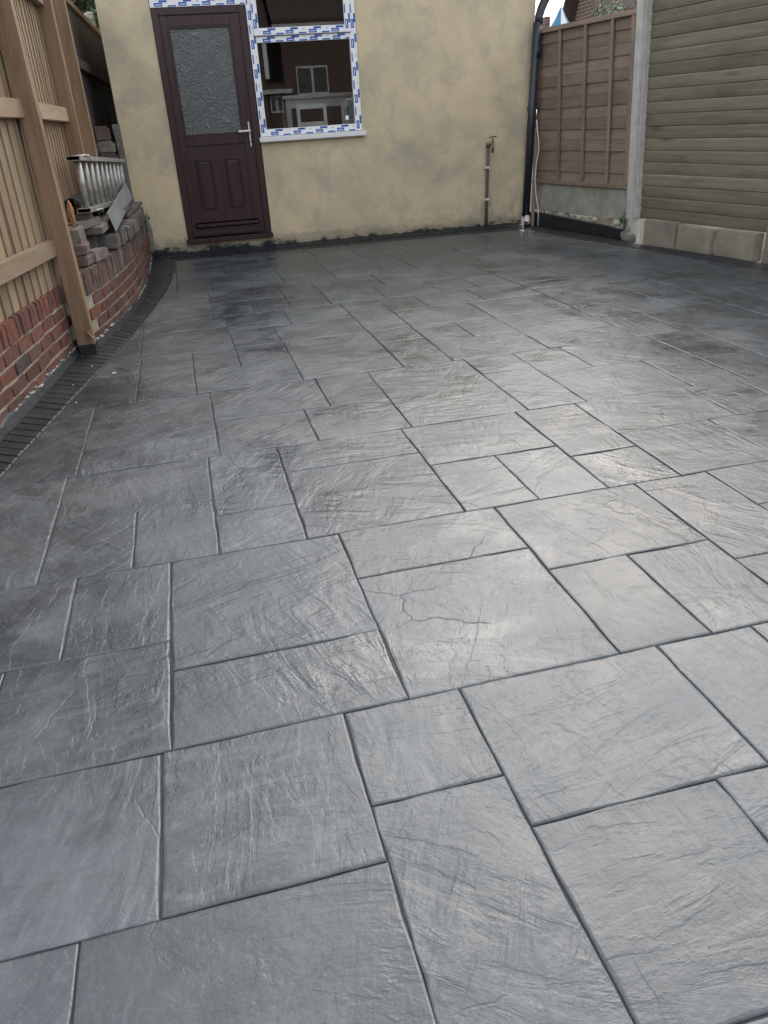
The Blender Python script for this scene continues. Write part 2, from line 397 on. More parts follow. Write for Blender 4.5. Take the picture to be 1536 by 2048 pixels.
# ------------------------------------------------------------------ patio: slabs in the pattern's own frame
SK = 0.030864; cS, sS = math.cos(SK), math.sin(SK)
def to_pat(x, y): return (cS * x + sS * y, -sS * x + cS * y)
def to_world(x, y): return (cS * x - sS * y, sS * x + cS * y)
def lerp_poly(P):
    P = sorted(P, key=lambda p: p[1])
    def f(y):
        if y <= P[0][1]: a, b = P[0], P[1]
        elif y >= P[-1][1]: a, b = P[-2], P[-1]
        else:
            for a, b in zip(P, P[1:]):
                if a[1] <= y <= b[1]: break
        t = (y - a[1]) / (b[1] - a[1]); return a[0] + t * (b[0] - a[0])
    return f
def smooth_curve(P, n=8):
    out = []
    Q = [Vector(p) for p in P]; Q = [Q[0] * 2 - Q[1]] + Q + [Q[-1] * 2 - Q[-2]]
    for i in range(1, len(Q) - 2):
        p0, p1, p2, p3 = Q[i - 1:i + 3]
        for k in range(n):
            t = k / n
            out.append(.5 * ((2 * p1) + (-p0 + p2) * t + (2 * p0 - 5 * p1 + 4 * p2 - p3) * t * t + (-p0 + 3 * p1 - 3 * p2 + p3) * t ** 3))
    out.append(Q[-2]); return out
# border lines on the ground (world)
L_OUT = smooth_curve([(-1.42, .4), (-1.33, 1.3), (-1.24, 2.2), (-1.14, 3.1), (-1.03, 4.0), (-.955, 4.75), (-.84, 5.2), (-.735, 5.73), (-.665, 6.31), (-.625, 6.9), (-.617, 7.67), (-.64, 8.4), (-.66, 8.95)])
L_IN = smooth_curve([(-1.24, .4), (-1.16, 1.3), (-1.07, 2.2), (-.978, 3.11), (-.884, 3.74), (-.779, 4.42), (-.701, 4.9), (-.58, 5.78), (-.485, 6.62), (-.435, 7.2), (-.42, 7.8), (-.425, 8.68)])
R_IN = [(4.75, 1.8), (4.50, 3.1), (4.27, 4.3), (4.09, 5.28), (3.96, 5.99), (3.85, 6.67), (3.72, 7.33), (3.61, 7.78), (3.52, 8.74)]
BACK_IN = 8.72
xl = lerp_poly([to_pat(*p) for p in L_IN]); xr = lerp_poly([to_pat(*p) for p in R_IN])
S = [  # x0, x1, y0, y1 in metres, row by row from the viewer to the house
 (-.8, -.15, -1.25, -.4), (-.15, .40, -1.25, -.75), (-.15, .40, -.75, -.4), (.40, .95, -1.25, -.4), (.95, 1.5, -1.25, -.8), (.95, 1.5, -.8, -.4), (1.5, 2.4, -1.25, -.4), (-1.6, -.8, -1.25, -.4),
 (-1.6, -.64, -.4, .515), (-.64, -.09, -.4, .1), (-.64, -.09, .1, .515), (-.09, .46, -.05, .515), (-.09, .2, -.4, -.05), (.2, .46, -.4, -.05), (.46, 1.16, -.05, .53), (.46, 1.16, -.4, -.05), (1.16, 1.75, -.4, .12), (1.16, 1.75, .12, .53), (1.75, 2.4, -.4, .53),
 (-1.6, -1.0, .515, 1.355), (-1.0, -.23, .944, 1.355), (-.23, .174, .944, 1.355), (-1.0, -.364, .515, .944), (-.364, .174, .515, .944), (.174, .452, 1.075, 1.355), (.174, .452, .515, 1.075),
 (.452, .969, .94, 1.355), (.452, .845, .53, .94), (.845, 1.3, .53, .94), (.969, 1.235, .94, 1.355), (1.235, 1.8, .94, 1.355), (1.3, 1.8, .53, .94), (1.8, 2.4, .53, 1.355),
 (-1.6, -.625, 1.355, 1.775), (-.625, -.21, 1.355, 1.775), (-1.6, -1.05, 1.775, 2.205), (-1.05, -.49, 1.775, 2.205), (-.49, -.21, 1.775, 2.205), (-.21, .33, 1.355, 1.64), (-.21, .33, 1.64, 2.205), (.33, .872, 1.355, 1.912), (.33, .872, 1.912, 2.205),
 (.872, 1.403, 1.77, 2.205), (.872, 1.127, 1.355, 1.77), (1.127, 1.403, 1.355, 1.77), (1.403, 1.69, 1.644, 2.205), (1.403, 1.95, 1.355, 1.644), (1.69, 2.2, 1.92, 2.205), (1.69, 2.2, 1.644, 1.92), (1.95, 2.5, 1.355, 1.644), (2.2, 2.75, 1.644, 2.205),
 (-1.6, -.61, 2.205, 2.76), (-1.6, -.61, 2.76, 3.05), (-.61, -.056, 2.62, 3.05), (-.61, -.325, 2.205, 2.62), (-.325, -.056, 2.205, 2.62), (-.056, .228, 2.485, 3.05), (-.056, .228, 2.205, 2.485), (.228, .773, 2.205, 2.766), (.228, .773, 2.766, 3.05),
 (.773, 1.305, 2.625, 3.05), (.773, 1.04, 2.205, 2.625), (1.04, 1.305, 2.205, 2.625), (1.305, 1.593, 2.505, 3.05), (1.305, 1.593, 2.205, 2.505), (1.593, 2.148, 2.65, 3.05), (1.593, 2.008, 2.205, 2.65), (2.148, 2.433, 2.65, 3.05), (2.008, 2.46, 2.205, 2.65), (2.433, 2.99, 2.65, 3.05), (2.46, 3.0, 2.205, 2.65), (2.99, 3.5, 2.205, 3.05),
 (-1.6, -.575, 3.05, 3.34), (-1.6, -.575, 3.34, 3.945), (-.575, -.007, 3.05, 3.335), (-.575, -.007, 3.335, 3.945), (-.007, .41, 3.05, 3.475), (.41, .827, 3.05, 3.475), (-.007, .543, 3.475, 3.945), (.543, .827, 3.475, 3.945), (.827, 1.373, 3.05, 3.355), (.827, 1.373, 3.355, 3.945),
 (1.373, 1.659, 3.645, 3.945), (1.373, 1.659, 3.05, 3.645), (1.659, 1.943, 3.52, 3.945), (1.943, 2.49, 3.52, 3.945), (1.659, 2.209, 3.05, 3.52), (2.209, 2.49, 3.05, 3.52), (2.49, 2.797, 3.425, 3.945), (2.49, 2.797, 3.05, 3.425), (2.797, 3.36, 3.05, 3.42), (2.797, 3.36, 3.42, 3.945), (3.36, 3.9, 3.05, 3.945), (3.9, 4.5, 3.05, 3.945),
 (-1.2, -.375, 3.945, 4.12), (-1.2, -.375, 4.12, 4.48), (-1.2, -.375, 4.48, 4.80), (-.375, -.074, 3.945, 4.48), (-.375, -.074, 4.48, 4.80), (-.074, .189, 4.36, 4.80), (.189, .485, 4.36, 4.80), (-.074, .485, 3.945, 4.36), (.485, 1.037, 4.205, 4.80), (.485, 1.037, 3.945, 4.205), (1.037, 1.32, 4.495, 4.80), (1.037, 1.32, 3.945, 4.495),
 (1.32, 1.604, 4.375, 4.80), (1.604, 1.887, 4.375, 4.80), (1.32, 1.887, 3.945, 4.375), (1.887, 2.45, 3.945, 4.25), (1.887, 2.45, 4.25, 4.80), (2.45, 2.74, 3.945, 4.573), (2.45, 2.74, 4.573, 4.80), (2.74, 3.36, 3.945, 4.487), (2.74, 3.055, 4.487, 4.80), (3.055, 3.36, 4.487, 4.80), (3.36, 3.67, 3.945, 4.80), (3.67, 4.4, 3.945, 4.80),
 (-1., -.385, 4.80, 5.745), (-.385, .183, 5.41, 5.745), (-.385, .183, 4.80, 5.41), (.183, .605, 5.262, 5.745), (.183, .477, 4.80, 5.262), (.477, 1.035, 4.80, 5.262), (.605, 1.035, 5.262, 5.745), (1.035, 1.323, 5.415, 5.745), (1.035, 1.323, 4.80, 5.415), (1.323, 1.887, 4.80, 5.285), (1.323, 1.601, 5.285, 5.745), (1.601, 2.034, 5.3, 5.745), (1.887, 2.462, 4.80, 5.3), (2.034, 2.462, 5.3, 5.745),
 (2.462, 3.05, 5.5, 5.745), (2.462, 3.05, 4.80, 5.5), (3.05, 3.376, 4.80, 5.405), (3.05, 3.543, 5.405, 5.745), (3.376, 4.0, 4.80, 5.405), (3.543, 4.1, 5.405, 5.745), (4.0, 4.6, 4.80, 5.405),
 (-.6, .111, 6.43, 6.81), (-.6, .111, 5.745, 6.43), (.111, .681, 6.245, 6.81), (.111, .402, 5.745, 6.245), (.402, .681, 5.745, 6.245), (.681, .98, 6.073, 6.81), (.681, .98, 5.745, 6.073), (.98, 1.404, 5.745, 6.26), (.98, 1.52, 6.26, 6.81), (1.52, 2.149, 6.26, 6.81), (1.404, 1.837, 5.745, 6.26), (1.837, 2.149, 5.745, 6.26), (2.149, 2.441, 6.153, 6.81), (2.149, 2.441, 5.745, 6.153),
 (2.441, 3.02, 6.376, 6.81), (3.02, 4.2, 6.376, 6.81), (2.441, 2.9, 5.745, 6.376), (2.9, 3.337, 5.745, 6.376), (3.337, 4.3, 5.745, 6.376),
 (-.6, -.138, 6.81, 7.147), (-.6, -.138, 7.147, 7.92), (-.138, .166, 6.81, 7.565), (.166, .77, 6.81, 7.565), (-.138, .318, 7.565, 8.118), (.318, .77, 7.565, 7.91), (.77, 1.219, 6.81, 7.9), (1.219, 1.674, 6.81, 7.9), (1.674, 1.962, 6.81, 7.53), (1.962, 2.6, 6.81, 7.53), (1.674, 2.139, 7.53, 7.9), (2.139, 2.6, 7.53, 7.9), (2.6, 3.045, 6.81, 7.6), (2.6, 3.045, 7.6, 7.9), (3.045, 4.1, 6.81, 7.4), (3.045, 4.0, 7.4, 7.9),
 (-.6, -.138, 7.92, 8.9), (-.138, .318, 8.118, 8.9), (.318, .77, 7.91, 8.9), (.77, 1.25, 7.9, 8.4), (.77, 1.25, 8.4, 8.9), (1.25, 1.674, 7.9, 8.9), (1.674, 2.25, 7.9, 8.35), (1.674, 2.25, 8.35, 8.9), (2.25, 2.6, 7.9, 8.9), (2.6, 3.1, 7.9, 8.4), (2.6, 3.1, 8.4, 8.9), (3.1, 3.9, 7.9, 8.9),
]
patio = obj('patio', pyd([(*to_pat(x, y), -.0052) for x, y in [(-1.5, -1.3), (2.6, -1.3), (4.9, 1.8), (4.3, 5.3), (3.66, 9.07), (-.7, 9.07), (-.7, 6.8), (-1.05, 4.4), (-1.45, .4)]], [tuple(range(9))]), M['bed'])
patio.rotation_euler = (0, 0, SK); tag(patio, 'charcoal slate-stamped patio of mixed rectangular slabs', 'patio', kind='structure')
rs = random.Random(3)
def slab_mesh(x0, x1, y0, y1, cx, cy, gap=.0020):
    seed = rs.random() * 100; gap = rs.uniform(.0003, .0022)
    ylim = 99.0
    def loop(ins, z, jamp):
        Y0, Y1 = y0 + gap + ins, y1 - gap - ins
        # back edge of the patio, straight in world, so skewed here
        def yb(x): return (BACK_IN - gap - ins - sS * x) / cS
        ok = [Y0 + (Y1 - Y0) * i / 40 for i in range(41)]
        ok = [y for y in ok if min(x1, xr(y)) - max(x0, xl(y)) > 2 * (gap + ins) + .02 and y < yb(.5 * (x0 + x1)) + .001]
        if len(ok) < 3: return None
        Y0, Y1 = ok[0], ok[-1]
        ny = max(2, int((y1 - y0) / .05)); lf = lambda y: max(x0 + gap + ins, xl(y) + gap + ins); rt = lambda y: min(x1 - gap - ins, xr(y) - gap - ins)
        nx = max(2, int((x1 - x0) / .05)); P = []
        for i in range(nx): t = i / nx; P.append((lf(Y0) + t * (rt(Y0) - lf(Y0)), Y0))
        for i in range(ny): y = Y0 + (Y1 - Y0) * i / ny; P.append((rt(y), y))
        for i in range(nx): t = i / nx; P.append((rt(Y1) + t * (lf(Y1) - rt(Y1)), Y1))
        for i in range(ny): y = Y1 + (Y0 - Y1) * i / ny; P.append((lf(y), y))
        out = []
        for k, (x, y) in enumerate(P):
            y = min(y, yb(x)) if y1 > 8.5 else y
            j = (mnoise.noise_vector(Vector((x * 7 + seed, y * 7, 0))) + .7 * mnoise.noise_vector(Vector((x * 31 + seed, y * 31, 3)))) * jamp
            out.append((x + j.x - cx, y + j.y - cy, z + (mnoise.noise(Vector((x * 6, y * 6, seed))) * .0012 if z > -.004 else 0)))
        return out
    r = [loop(0, -.016, .0012), loop(.0004, -.0034, .0032), loop(.0022, -.0011, .0046), loop(.0062, 0, .0075)]
    if any(q is None for q in r) or len({len(q) for q in r}) > 1: return None
    return rings_prism(r)
for (x0, x1, y0, y1) in S:
    cx, cy = (x0 + x1) / 2, (y0 + y1) / 2
    bm = slab_mesh(x0, x1, y0, y1, cx, cy)
    if bm is None: continue
    o = obj('slab', bm, M['slab'], patio, (cx, cy, rs.uniform(-.0012, .0012)), (rs.uniform(-.0016, .0016), rs.uniform(-.0016, .0016), 0))

# ---- dark stamped border courses
def quad_brick(p, z0, z1, ins=.006):
    c = sum((Vector(q) for q in p), Vector((0, 0))) / 4
    def shr(d): return [Vector(q) + (c - Vector(q)).normalized() * d * 1.4 for q in p]
    rr = [[(q.x - c.x, q.y - c.y, z0) for q in shr(.003)], [(q.x - c.x, q.y - c.y, z1 - .005) for q in shr(.004)], [(q.x - c.x, q.y - c.y, z1) for q in shr(ins + .003)]]
    return rings_prism(rr), c
border = empty('border_course'); tag(border, 'near-black stamped brick edging round the grey patio', 'paving border', kind='structure')
def resample(P, step):
    P = [Vector(p) for p in P]; out = [P[0]]; acc = 0
    for a, b in zip(P, P[1:]):
        d = (b - a).length; t = step - acc
        while t <= d: out.append(a + (b - a) * (t / d)); t += step
        acc = (acc + d) % step if d < t else d - (t - step)
    return out
def along(P):
    P = [Vector(p) for p in P]; L = [0]
    for a, b in zip(P, P[1:]): L.append(L[-1] + (b - a).length)
    def f(s):
        s = max(0, min(L[-1], s))
        for i in range(len(P) - 1):
            if s <= L[i + 1] + 1e-9: break
        t = (s - L[i]) / (L[i + 1] - L[i]); d = (P[i + 1] - P[i]).normalized()
        return P[i] + (P[i + 1] - P[i]) * t, d
    return f, L[-1]
fo, Lo = along(L_OUT); fi, Li = along(L_IN)
nb = int(Lo / .078)
for k in range(nb):
    a, b = k / nb, (k + 1) / nb
    p = [fi(a * Li)[0], fo(a * Lo)[0], fo(b * Lo)[0], fi(b * Li)[0]]
    bm, c = quad_brick([tuple(q) for q in p], -.014, .002)
    obj('brick', bm, M['border'], border, (c.x, c.y, rs.uniform(-.001, .0015)))
x = -.42
while x < 3.50:
    p = [(x, BACK_IN + .004), (x + .098, BACK_IN + .004), (x + .098, 8.93), (x, 8.93)]
    bm, c = quad_brick(p, -.014, .002); obj('brick', bm, M['border'], border, (c.x, c.y, rs.uniform(-.001, .001))); x += .098
R_OUT = [(4.93, 1.8), (4.69, 3.1), (4.47, 4.3), (4.33, 5.28), (4.22, 5.99), (4.07, 6.67), (3.93, 7.25), (3.80, 7.85), (3.70, 8.74)]
fo2, Lo2 = along(R_OUT); fi2, Li2 = along(R_IN)
nb = int(Lo2 / .085)
for k in range(nb):
    a, b = k / nb, (k + 1) / nb
    p = [fi2(a * Li2)[0] + Vector((.004, 0)), fo2(a * Lo2)[0], fo2(b * Lo2)[0], fi2(b * Li2)[0] + Vector((.004, 0))]
    bm, c = quad_brick([tuple(q) for q in p], -.014, .002); obj('brick', bm, M['border'], border, (c.x, c.y, rs.uniform(-.001, .001)))

# ------------------------------------------------------------------ house
D = 9.08
house = empty('rendered_house', (1.4, D, 0)); tag(house, 'single storey house wall in patchy tan render with brown door and taped window', 'house')
hx = lambda x: x - 1.4      # children are in the house's frame: x - 1.4, y - D
def hobj(name, bm, mat, parent=None, loc=(0, 0, 0)):
    return obj(name, bm, mat, parent or house, loc)
def wall_front():
    xs = [-.744, -.255, .66, 1.765, 3.65]; zs = [-.09, .115, 1.075, 2.62, 2.9]
    holes = {(1, 1), (1, 2), (2, 2)}
    bm = bmesh.new(); V = {}
    def vx(i, j):
        x = xs[i]
        if i == 4: x = 3.585 + .052 * max(0, zs[j])     # the corner is out of plumb
        return x
    for i in range(5):
        for j in range(5): V[i, j] = bm.verts.new((hx(vx(i, j)), 0, zs[j]))
    for i in range(4):
        for j in range(4):
            if (i, j) not in holes: bm.faces.new((V[i, j], V[i + 1, j], V[i + 1, j + 1], V[i, j + 1]))
    geom = bmesh.ops.extrude_face_region(bm, geom=bm.faces[:])
    for v in [g for g in geom['geom'] if isinstance(g, bmesh.types.BMVert)]: v.co.y += .14
    return bm
hobj('wall', wall_front(), M['render'])
bm = pyd([(hx(3.585), .14, -.09), (hx(3.735), .14, 2.9), (hx(3.9), 4.5, 2.9), (hx(3.75), 4.5, -.09), (hx(3.445), .14, -.09), (hx(3.595), .14, 2.9), (hx(3.76), 4.5, 2.9), (hx(3.61), 4.5, -.09)], [(0, 1, 2, 3), (7, 6, 5, 4), (1, 5, 6, 2), (0, 3, 7, 4), (3, 2, 6, 7), (0, 4, 5, 1)])
hobj('side_wall', bm, M['render'])
hobj('side_wall', box(hx(-.744), hx(-.604), .1401, 4.5, -.09, 2.9), M['render'])
hobj('rear_wall', box(hx(-.744), hx(3.9), 4.5005, 4.62, -.09, 2.9), M['room'])
hobj('roof', box(hx(-.9), hx(3.95), -.12, 4.7, 2.902, 3.04, .01), M['tile'])
hobj('gutter', tube([(hx(-.9), -.17, 2.86), (hx(3.9), -.17, 2.86)], .05, 10), M['plasticblk'])
# room behind the window
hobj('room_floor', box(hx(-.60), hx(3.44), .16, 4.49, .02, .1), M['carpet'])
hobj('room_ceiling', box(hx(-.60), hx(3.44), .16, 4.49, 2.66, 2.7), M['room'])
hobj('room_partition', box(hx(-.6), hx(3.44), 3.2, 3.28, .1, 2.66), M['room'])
# cream beads on the door reveal
hobj('render_bead', box(hx(-.262), hx(-.254), -.004, .05, .12, 2.62), M['bead'])
hobj('render_bead', box(hx(.6605), hx(.668), -.004, .03, .12, 1.07), M['bead'])
hobj('render_bead', box(hx(1.757), hx(1.7648), -.005, .05, 1.11, 2.62), M['bead'])
hobj('corner_bead', box(hx(-.748), hx(-.7405), -.003, .012, .0, 2.9), M['bead'])
# black slurry fillet along the foot of the wall
def fillet(P, h, d, seed=1, side=1):
    """lumpy little ramp along polyline P (front foot to the right of travel)"""
    f, L = along(P); n = max(4, int(L / .035)); bm = bmesh.new(); rows = []
    for i in range(n + 1):
        p, t = f(L * i / n); nn = Vector((t.y, -t.x)) * side
        k = 1 + .45 * mnoise.noise(Vector((i * .33, seed, 0))) + .25 * mnoise.noise(Vector((i * 1.1, seed, 5)))
        a = p + nn * d * k; b = p + nn * d * .35; c = p
        rows.append([bm.verts.new((a.x, a.y, -.01)), bm.verts.new((a.x, a.y, .006)), bm.verts.new((b.x, b.y, h * .8 * k)), bm.verts.new((c.x, c.y, h * k)), bm.verts.new((c.x, c.y, -.01))])
    for A, B in zip(rows, rows[1:]):
        for q in range(5): bm.faces.new((A[q], A[(q + 1) % 5], B[(q + 1) % 5], B[q]))
    bm.faces.new(rows[0]); bm.faces.new(rows[-1][::-1])
    return bm
hobj('bitumen_fillet', fillet([(hx(-.6), 0), (hx(3.56), 0)], .03, .14, 3), M['bitumen'])

# ---- door
door = hobj('door', box(hx(-.25), hx(-.185), .0, .07, .165, 2.285, .004), M['rosewood'])
tag(door, 'rosewood brown half-glazed door with two raised panels')
def dpart(name, bm, mat=M['rosewood']): return obj(name, bm, mat, door)
dpart('frame_jamb', box(hx(.592), hx(.655), .0, .07, .165, 2.285, .004))
dpart('frame_head', box(hx(-.1848), hx(.5918), .001, .07, 2.225, 2.284, .004))
dpart('sill', box(hx(-.268), hx(.672), -.045, .08, .115, .164, .008))
# leaf
dpart('stile', box(hx(-.183), hx(-.115), .012, .065, .17, 2.222, .006))
dpart('stile', box(hx(.488), hx(.590), .012, .065, .17, 2.222, .006))
dpart('top_rail', box(hx(-.1148), hx(.4878), .013, .065, 2.125, 2.221, .006))
dpart('middle_rail', box(hx(-.1148), hx(.4878), .010, .065, 1.065, 1.160, .008))
dpart('bottom_rail', box(hx(-.1148), hx(.4878), .013, .065, .172, .27, .008))
dpart('weather_bar', box(hx(-.15), hx(.55), -.012, .0118, .262, .318, .012))
dpart('weather_bar', box(hx(-.19), hx(.585), -.024, .0115, .185, .235, .012))
dpart('lower_panel', box(hx(-.1146), hx(.4876), .026, .06, .271, 1.064))
for xa, xb in ((-.05, .12), (.255, .42)):
    bm = bmesh.new(); ir = .022
    out = [(hx(xa), .0255, .45), (hx(xb), .0255, .45), (hx(xb), .0255, .935), (hx(xa), .0255, .935)]
    def sh(d, y): return [(hx(xa) + d, y, .45 + d), (hx(xb) - d, y, .45 + d), (hx(xb) - d, y, .935 - d), (hx(xa) + d, y, .935 - d)]
    bm = rings_prism([sh(0, .0262), sh(.006, .010), sh(.016, .010), sh(.024, .021), sh(.034, .019)])
    dpart('raised_panel', bm)
pane = dpart('obscured_pane', box(hx(-.114), hx(.487), .03, .04, 1.161, 2.124), M['obscure'])
for a in ((hx(-.1147), hx(-.098), 1.1605, 2.1245), (hx(.471), hx(.4877), 1.1605, 2.1245)):
    dpart('glazing_bead', box(a[0], a[1], .016, .0298, a[2], a[3], .005))
for a in (1.1602, 2.109): dpart('glazing_bead', box(hx(-.0978), hx(.4708), .0165, .0298, a, a + .0153, .004))
hd = dpart('handle', box(hx(.538), hx(.566), -.002, .0118, 1.022, 1.272, .008), M['handle'])
bm = bmesh.new(); cyl(bm, (hx(.552), -.002, 1.178), (hx(.552), -.045, 1.178), .011); obj('spindle', bm, M['handle'], door)
dpart('lever', box(hx(.432), hx(.566), -.06, -.042, 1.168, 1.188, .006), M['handle'])
bm = bmesh.new(); cyl(bm, (hx(.552), -.0055, 1.075), (hx(.552), -.001, 1.075), .008); obj('keyhole', bm, M['steel'], door)

# ---- window with blue printed film on the frame
FILM = M['film']
win = hobj('window', box(hx(.664), hx(.735), .0, .07, 1.112, 2.60, .003), FILM)
tag(win, 'white plastic window, frame still wrapped in film printed with blue blocks')
def wpart(name, bm, mat=FILM, parent=None): return obj(name, bm, mat, parent or win)
wpart('frame', box(hx(1.684), hx(1.756), .0, .07, 1.112, 2.60, .003))
wpart('frame', box(hx(.7352), hx(1.6838), .001, .07, 1.112, 1.180, .003))
wpart('transom', box(hx(.7352), hx(1.6838), .001, .07, 1.958, 2.012, .003))
wpart('frame', box(hx(.7352), hx(1.6838), .001, .07, 2.535, 2.599, .003))
wpart('frame', box(hx(-.25), hx(.6635), .0, .07, 2.288, 2.352, .003))
wpart('frame', box(hx(-.25), hx(.6635), .0, .07, 2.535, 2.599, .003))
wpart('frame', box(hx(-.25), hx(-.2), .001, .07, 2.3525, 2.5345, .003))
wpart('sash', box(hx(.715), hx(.768), -.022, -.0002, 2.016, 2.54, .004)); wpart('sash', box(hx(1.637), hx(1.70), -.022, -.0002, 2.016, 2.54, .004))
wpart('sash', box(hx(.7682), hx(1.6368), -.0215, -.0002, 2.017, 2.082, .004)); wpart('sash', box(hx(.7682), hx(1.6368), -.0215, -.0002, 2.48, 2.539, .004))
wpart('pane', box(hx(.734), hx(1.685), .028, .034, 1.179, 1.959), M['glass'])
wpart('pane', box(hx(.767), hx(1.638), .012, .018, 2.0815, 2.4805), M['glass'])
wpart('pane', box(hx(-.201), hx(.6638), .028, .034, 2.351, 2.536), M['glass'])
wpart('sill', box(hx(.645), hx(1.785), -.055, .0, 1.060, 1.1095, .006), M['upvcw'])
wpart('glazing_sticker', box(hx(1.585), hx(1.622), .0265, .0275, 1.222, 1.262), M['upvcw'])
# film print: blue logo blocks with a pale bar, small grey marks
rf = random.Random(11)
def film_print(mark, blocks):
    bm = bmesh.new()
    for (x0, x1, y, z0, z1) in blocks: add_box(bm, hx(x0), hx(x1), y - .0006, y - .0001, z0, z1)
    return bm
blue, pale, grey = [], [], []
def strip(x0, x1, z0, z1, y, pitch=.105, off=0.):
    horiz = (x1 - x0) > (z1 - z0); L = (x1 - x0) if horiz else (z1 - z0); wd = (z1 - z0) if horiz else (x1 - x0)
    s = off; k = 0
    while s < L - .03:
        for row, so, bl, bw in ((.34, 0, .078, .031), (.92, .048, .078, .030), (.05, .130, .078, .020), (.70, .172, .020, .012)):
            q = s + so; b0, b1 = max(0, q), min(L, q + bl)
            if b1 - b0 < .02: continue
            c = wd * row; lo, hi = max(.001, c - bw / 2), min(wd - .001, c + bw / 2)
            r = (x0 + b0, x0 + b1, y, z0 + lo, z0 + hi) if horiz else (x0 + lo, x0 + hi, y, z0 + b0, z0 + b1)
            if bl < .05: grey.append(r); continue
            blue.append(r)
            if hi - lo > .025:
                m = (lo + hi) / 2 - .002
                pale.append((r[0] + .012, r[1] - .012, y - .0006, z0 + m - .004, z0 + m + .004) if horiz else (x0 + m - .004, x0 + m + .004, y - .0006, r[3] + .012, r[4] - .012))
        s += pitch * (1 + rf.uniform(-.03, .03)); k += 1
strip(.672, .730, 1.13, 2.58, 0, .25, .02); strip(1.690, 1.752, 1.13, 2.0, 0, .25, .0); strip(1.703, 1.753, 2.02, 2.58, 0, .25, .03)
strip(.745, 1.68, 1.115, 1.176, .001, .235, .03); strip(.745, 1.68, 1.961, 2.009, .001, .235, .05); strip(.785, 1.63, 2.022, 2.078, -.0215, .235, .02)
strip(-.24, .655, 2.292, 2.348, 0, .235, .03); strip(.719, .765, 2.03, 2.53, -.022, .25, .05); strip(1.641, 1.697, 2.03, 2.53, -.022, .25, .02)
for (x0, x1, y, z0, z1) in blue:
    wpart('print_block', box(hx(x0), hx(x1), y - .0006, y - .0001, z0, z1), M['filmblue'])
tag(wpart('print_bars', film_print('p', pale), M['filmpale']), kind='stuff'); tag(wpart('print_marks', film_print('g', grey), M['filmgrey']), kind='stuff')

# ---- bar furniture added to approximate the muddled reflections in the window
def stool(x, y, rz, label):
    c = empty('bar_stool', (x, y, .1), rz); tag(c, label, 'stool')
    obj('seat', box(-.17, .17, -.17, .17, .86, .9, .01), M['furn'], c)
    for sx in (-.145, .145):
        obj('leg', box(sx - .018, sx + .018, -.165, -.13, 0, .8598, .004), M['furn'], c)
        obj('leg', box(sx - .018, sx + .018, .13, .165, 0, .8596, .004), M['furn'], c)
        obj('back_post', box(sx - .018, sx + .018, .132, .165, .9002, 1.30, .004), M['furn'], c)
    for z in (1.08, 1.25): obj('back_slat', box(-.1268, .1268, .138, .158, z, z + .045, .004), M['furn'], c)
    for z in (.3, .55): obj('foot_rail', box(-.1268, .1268, -.155, -.14, z, z + .025, .003), M['furn'], c)
    return c
tb = empty('bar_table', (1.42, D + .95, .1)); tag(tb, 'tall white bar-height table added behind the window for its muddled reflections', 'table')
obj('table_top', box(-.42, .42, -.28, .28, 1.36, 1.40, .01), M['furn'], tb)
for sx in (-.36, .36):
    for sy in (-.22, .22): obj('leg', box(sx - .03, sx + .03, sy - .03, sy + .03, 0, 1.3598, .004), M['furn'], tb)
obj('apron', box(-.3298, .3298, -.235, -.215, 1.27, 1.3596, .003), M['furn'], tb)
stool(1.26, D + .42, math.pi, 'white bar stool with slatted back, square to the table behind the window')
stool(1.66, D + .44, math.pi + .5, 'white bar stool with slatted back, turned askew behind the window')

# ------------------------------------------------------------------ outdoor tap on its pipe
tap = empty('outdoor_tap', (3.155, D, 0)); tag(tap, 'brown standpipe with small brass tap fixed to the tan wall', 'tap')
obj('pipe', tube([(-.012, -.03, .002), (-.005, -.03, .3), (.006, -.03, .6), (.013, -.03, .87)], .0165, 10), M['pipebrown'], tap)
for z in (.315, .65): obj('pipe_clip', box(-.022, .026, -.052, .0, z - .012, z + .012, .004), M['plasticwht'], tap)
bm = bmesh.new(); cyl(bm, (.013, -.03, .86), (.013, -.03, .905), .024, .02); cyl(bm, (.013, -.03, .885), (.05, -.075, .895), .014, .013); cyl(bm, (.05, -.075, .80), (.05, -.075, .9), .011, .015); obj('tap_body', bm, M['brass'], tap)
bm = bmesh.new(); cyl(bm, (.05, -.075, .9), (.05, -.075, .955), .009, .006); cyl(bm, (.005, -.075, .958), (.095, -.075, .962), .0065); obj('tap_handle', bm, M['brass'], tap)

# ------------------------------------------------------------------ downpipe and fittings at the right corner
dp = empty('downpipe', (3.66, 9.0, 0)); tag(dp, 'black plastic downpipe running up the right corner of the house', 'downpipe')
obj('pipe', tube([(-.050, .0, .10), (.032, .0, 2.02)], .045, 14), M['plasticblk'], dp)
obj('elbow', tube([(.044, .0, 2.0), (.05, .005, 2.07), (.075, .01, 2.14), (.12, .02, 2.22), (.2, .03, 2.33), (.28, .03, 2.45)], .044, 14), M['plasticblk'], dp)
obj('socket_collar', tube([(.031, .0, 1.70), (.036, .0, 1.80)], .049, 14), M['plasticblk'], dp)
obj('pipe_bracket', box(-.03, .06, .03, .085, 1.2, 1.235, .004), M['plasticblk'], dp)
we = empty('waste_elbow', (3.60, 8.955, 0)); tag(we, 'white plastic waste pipe elbow at the foot of the black downpipe', 'pipe fitting')
obj('elbow', tube([(.02, .045, .095), (.012, .0, .085), (-.005, -.04, .045), (-.008, -.05, .004)], .034, 12), M['plasticwht'], we)
bm = bmesh.new(); cyl(bm, (-.011, -.055, .002), (-.013, -.078, .05), .036, .036, 14); obj('rubber_mouth', bm, M['plasticblk'], we)
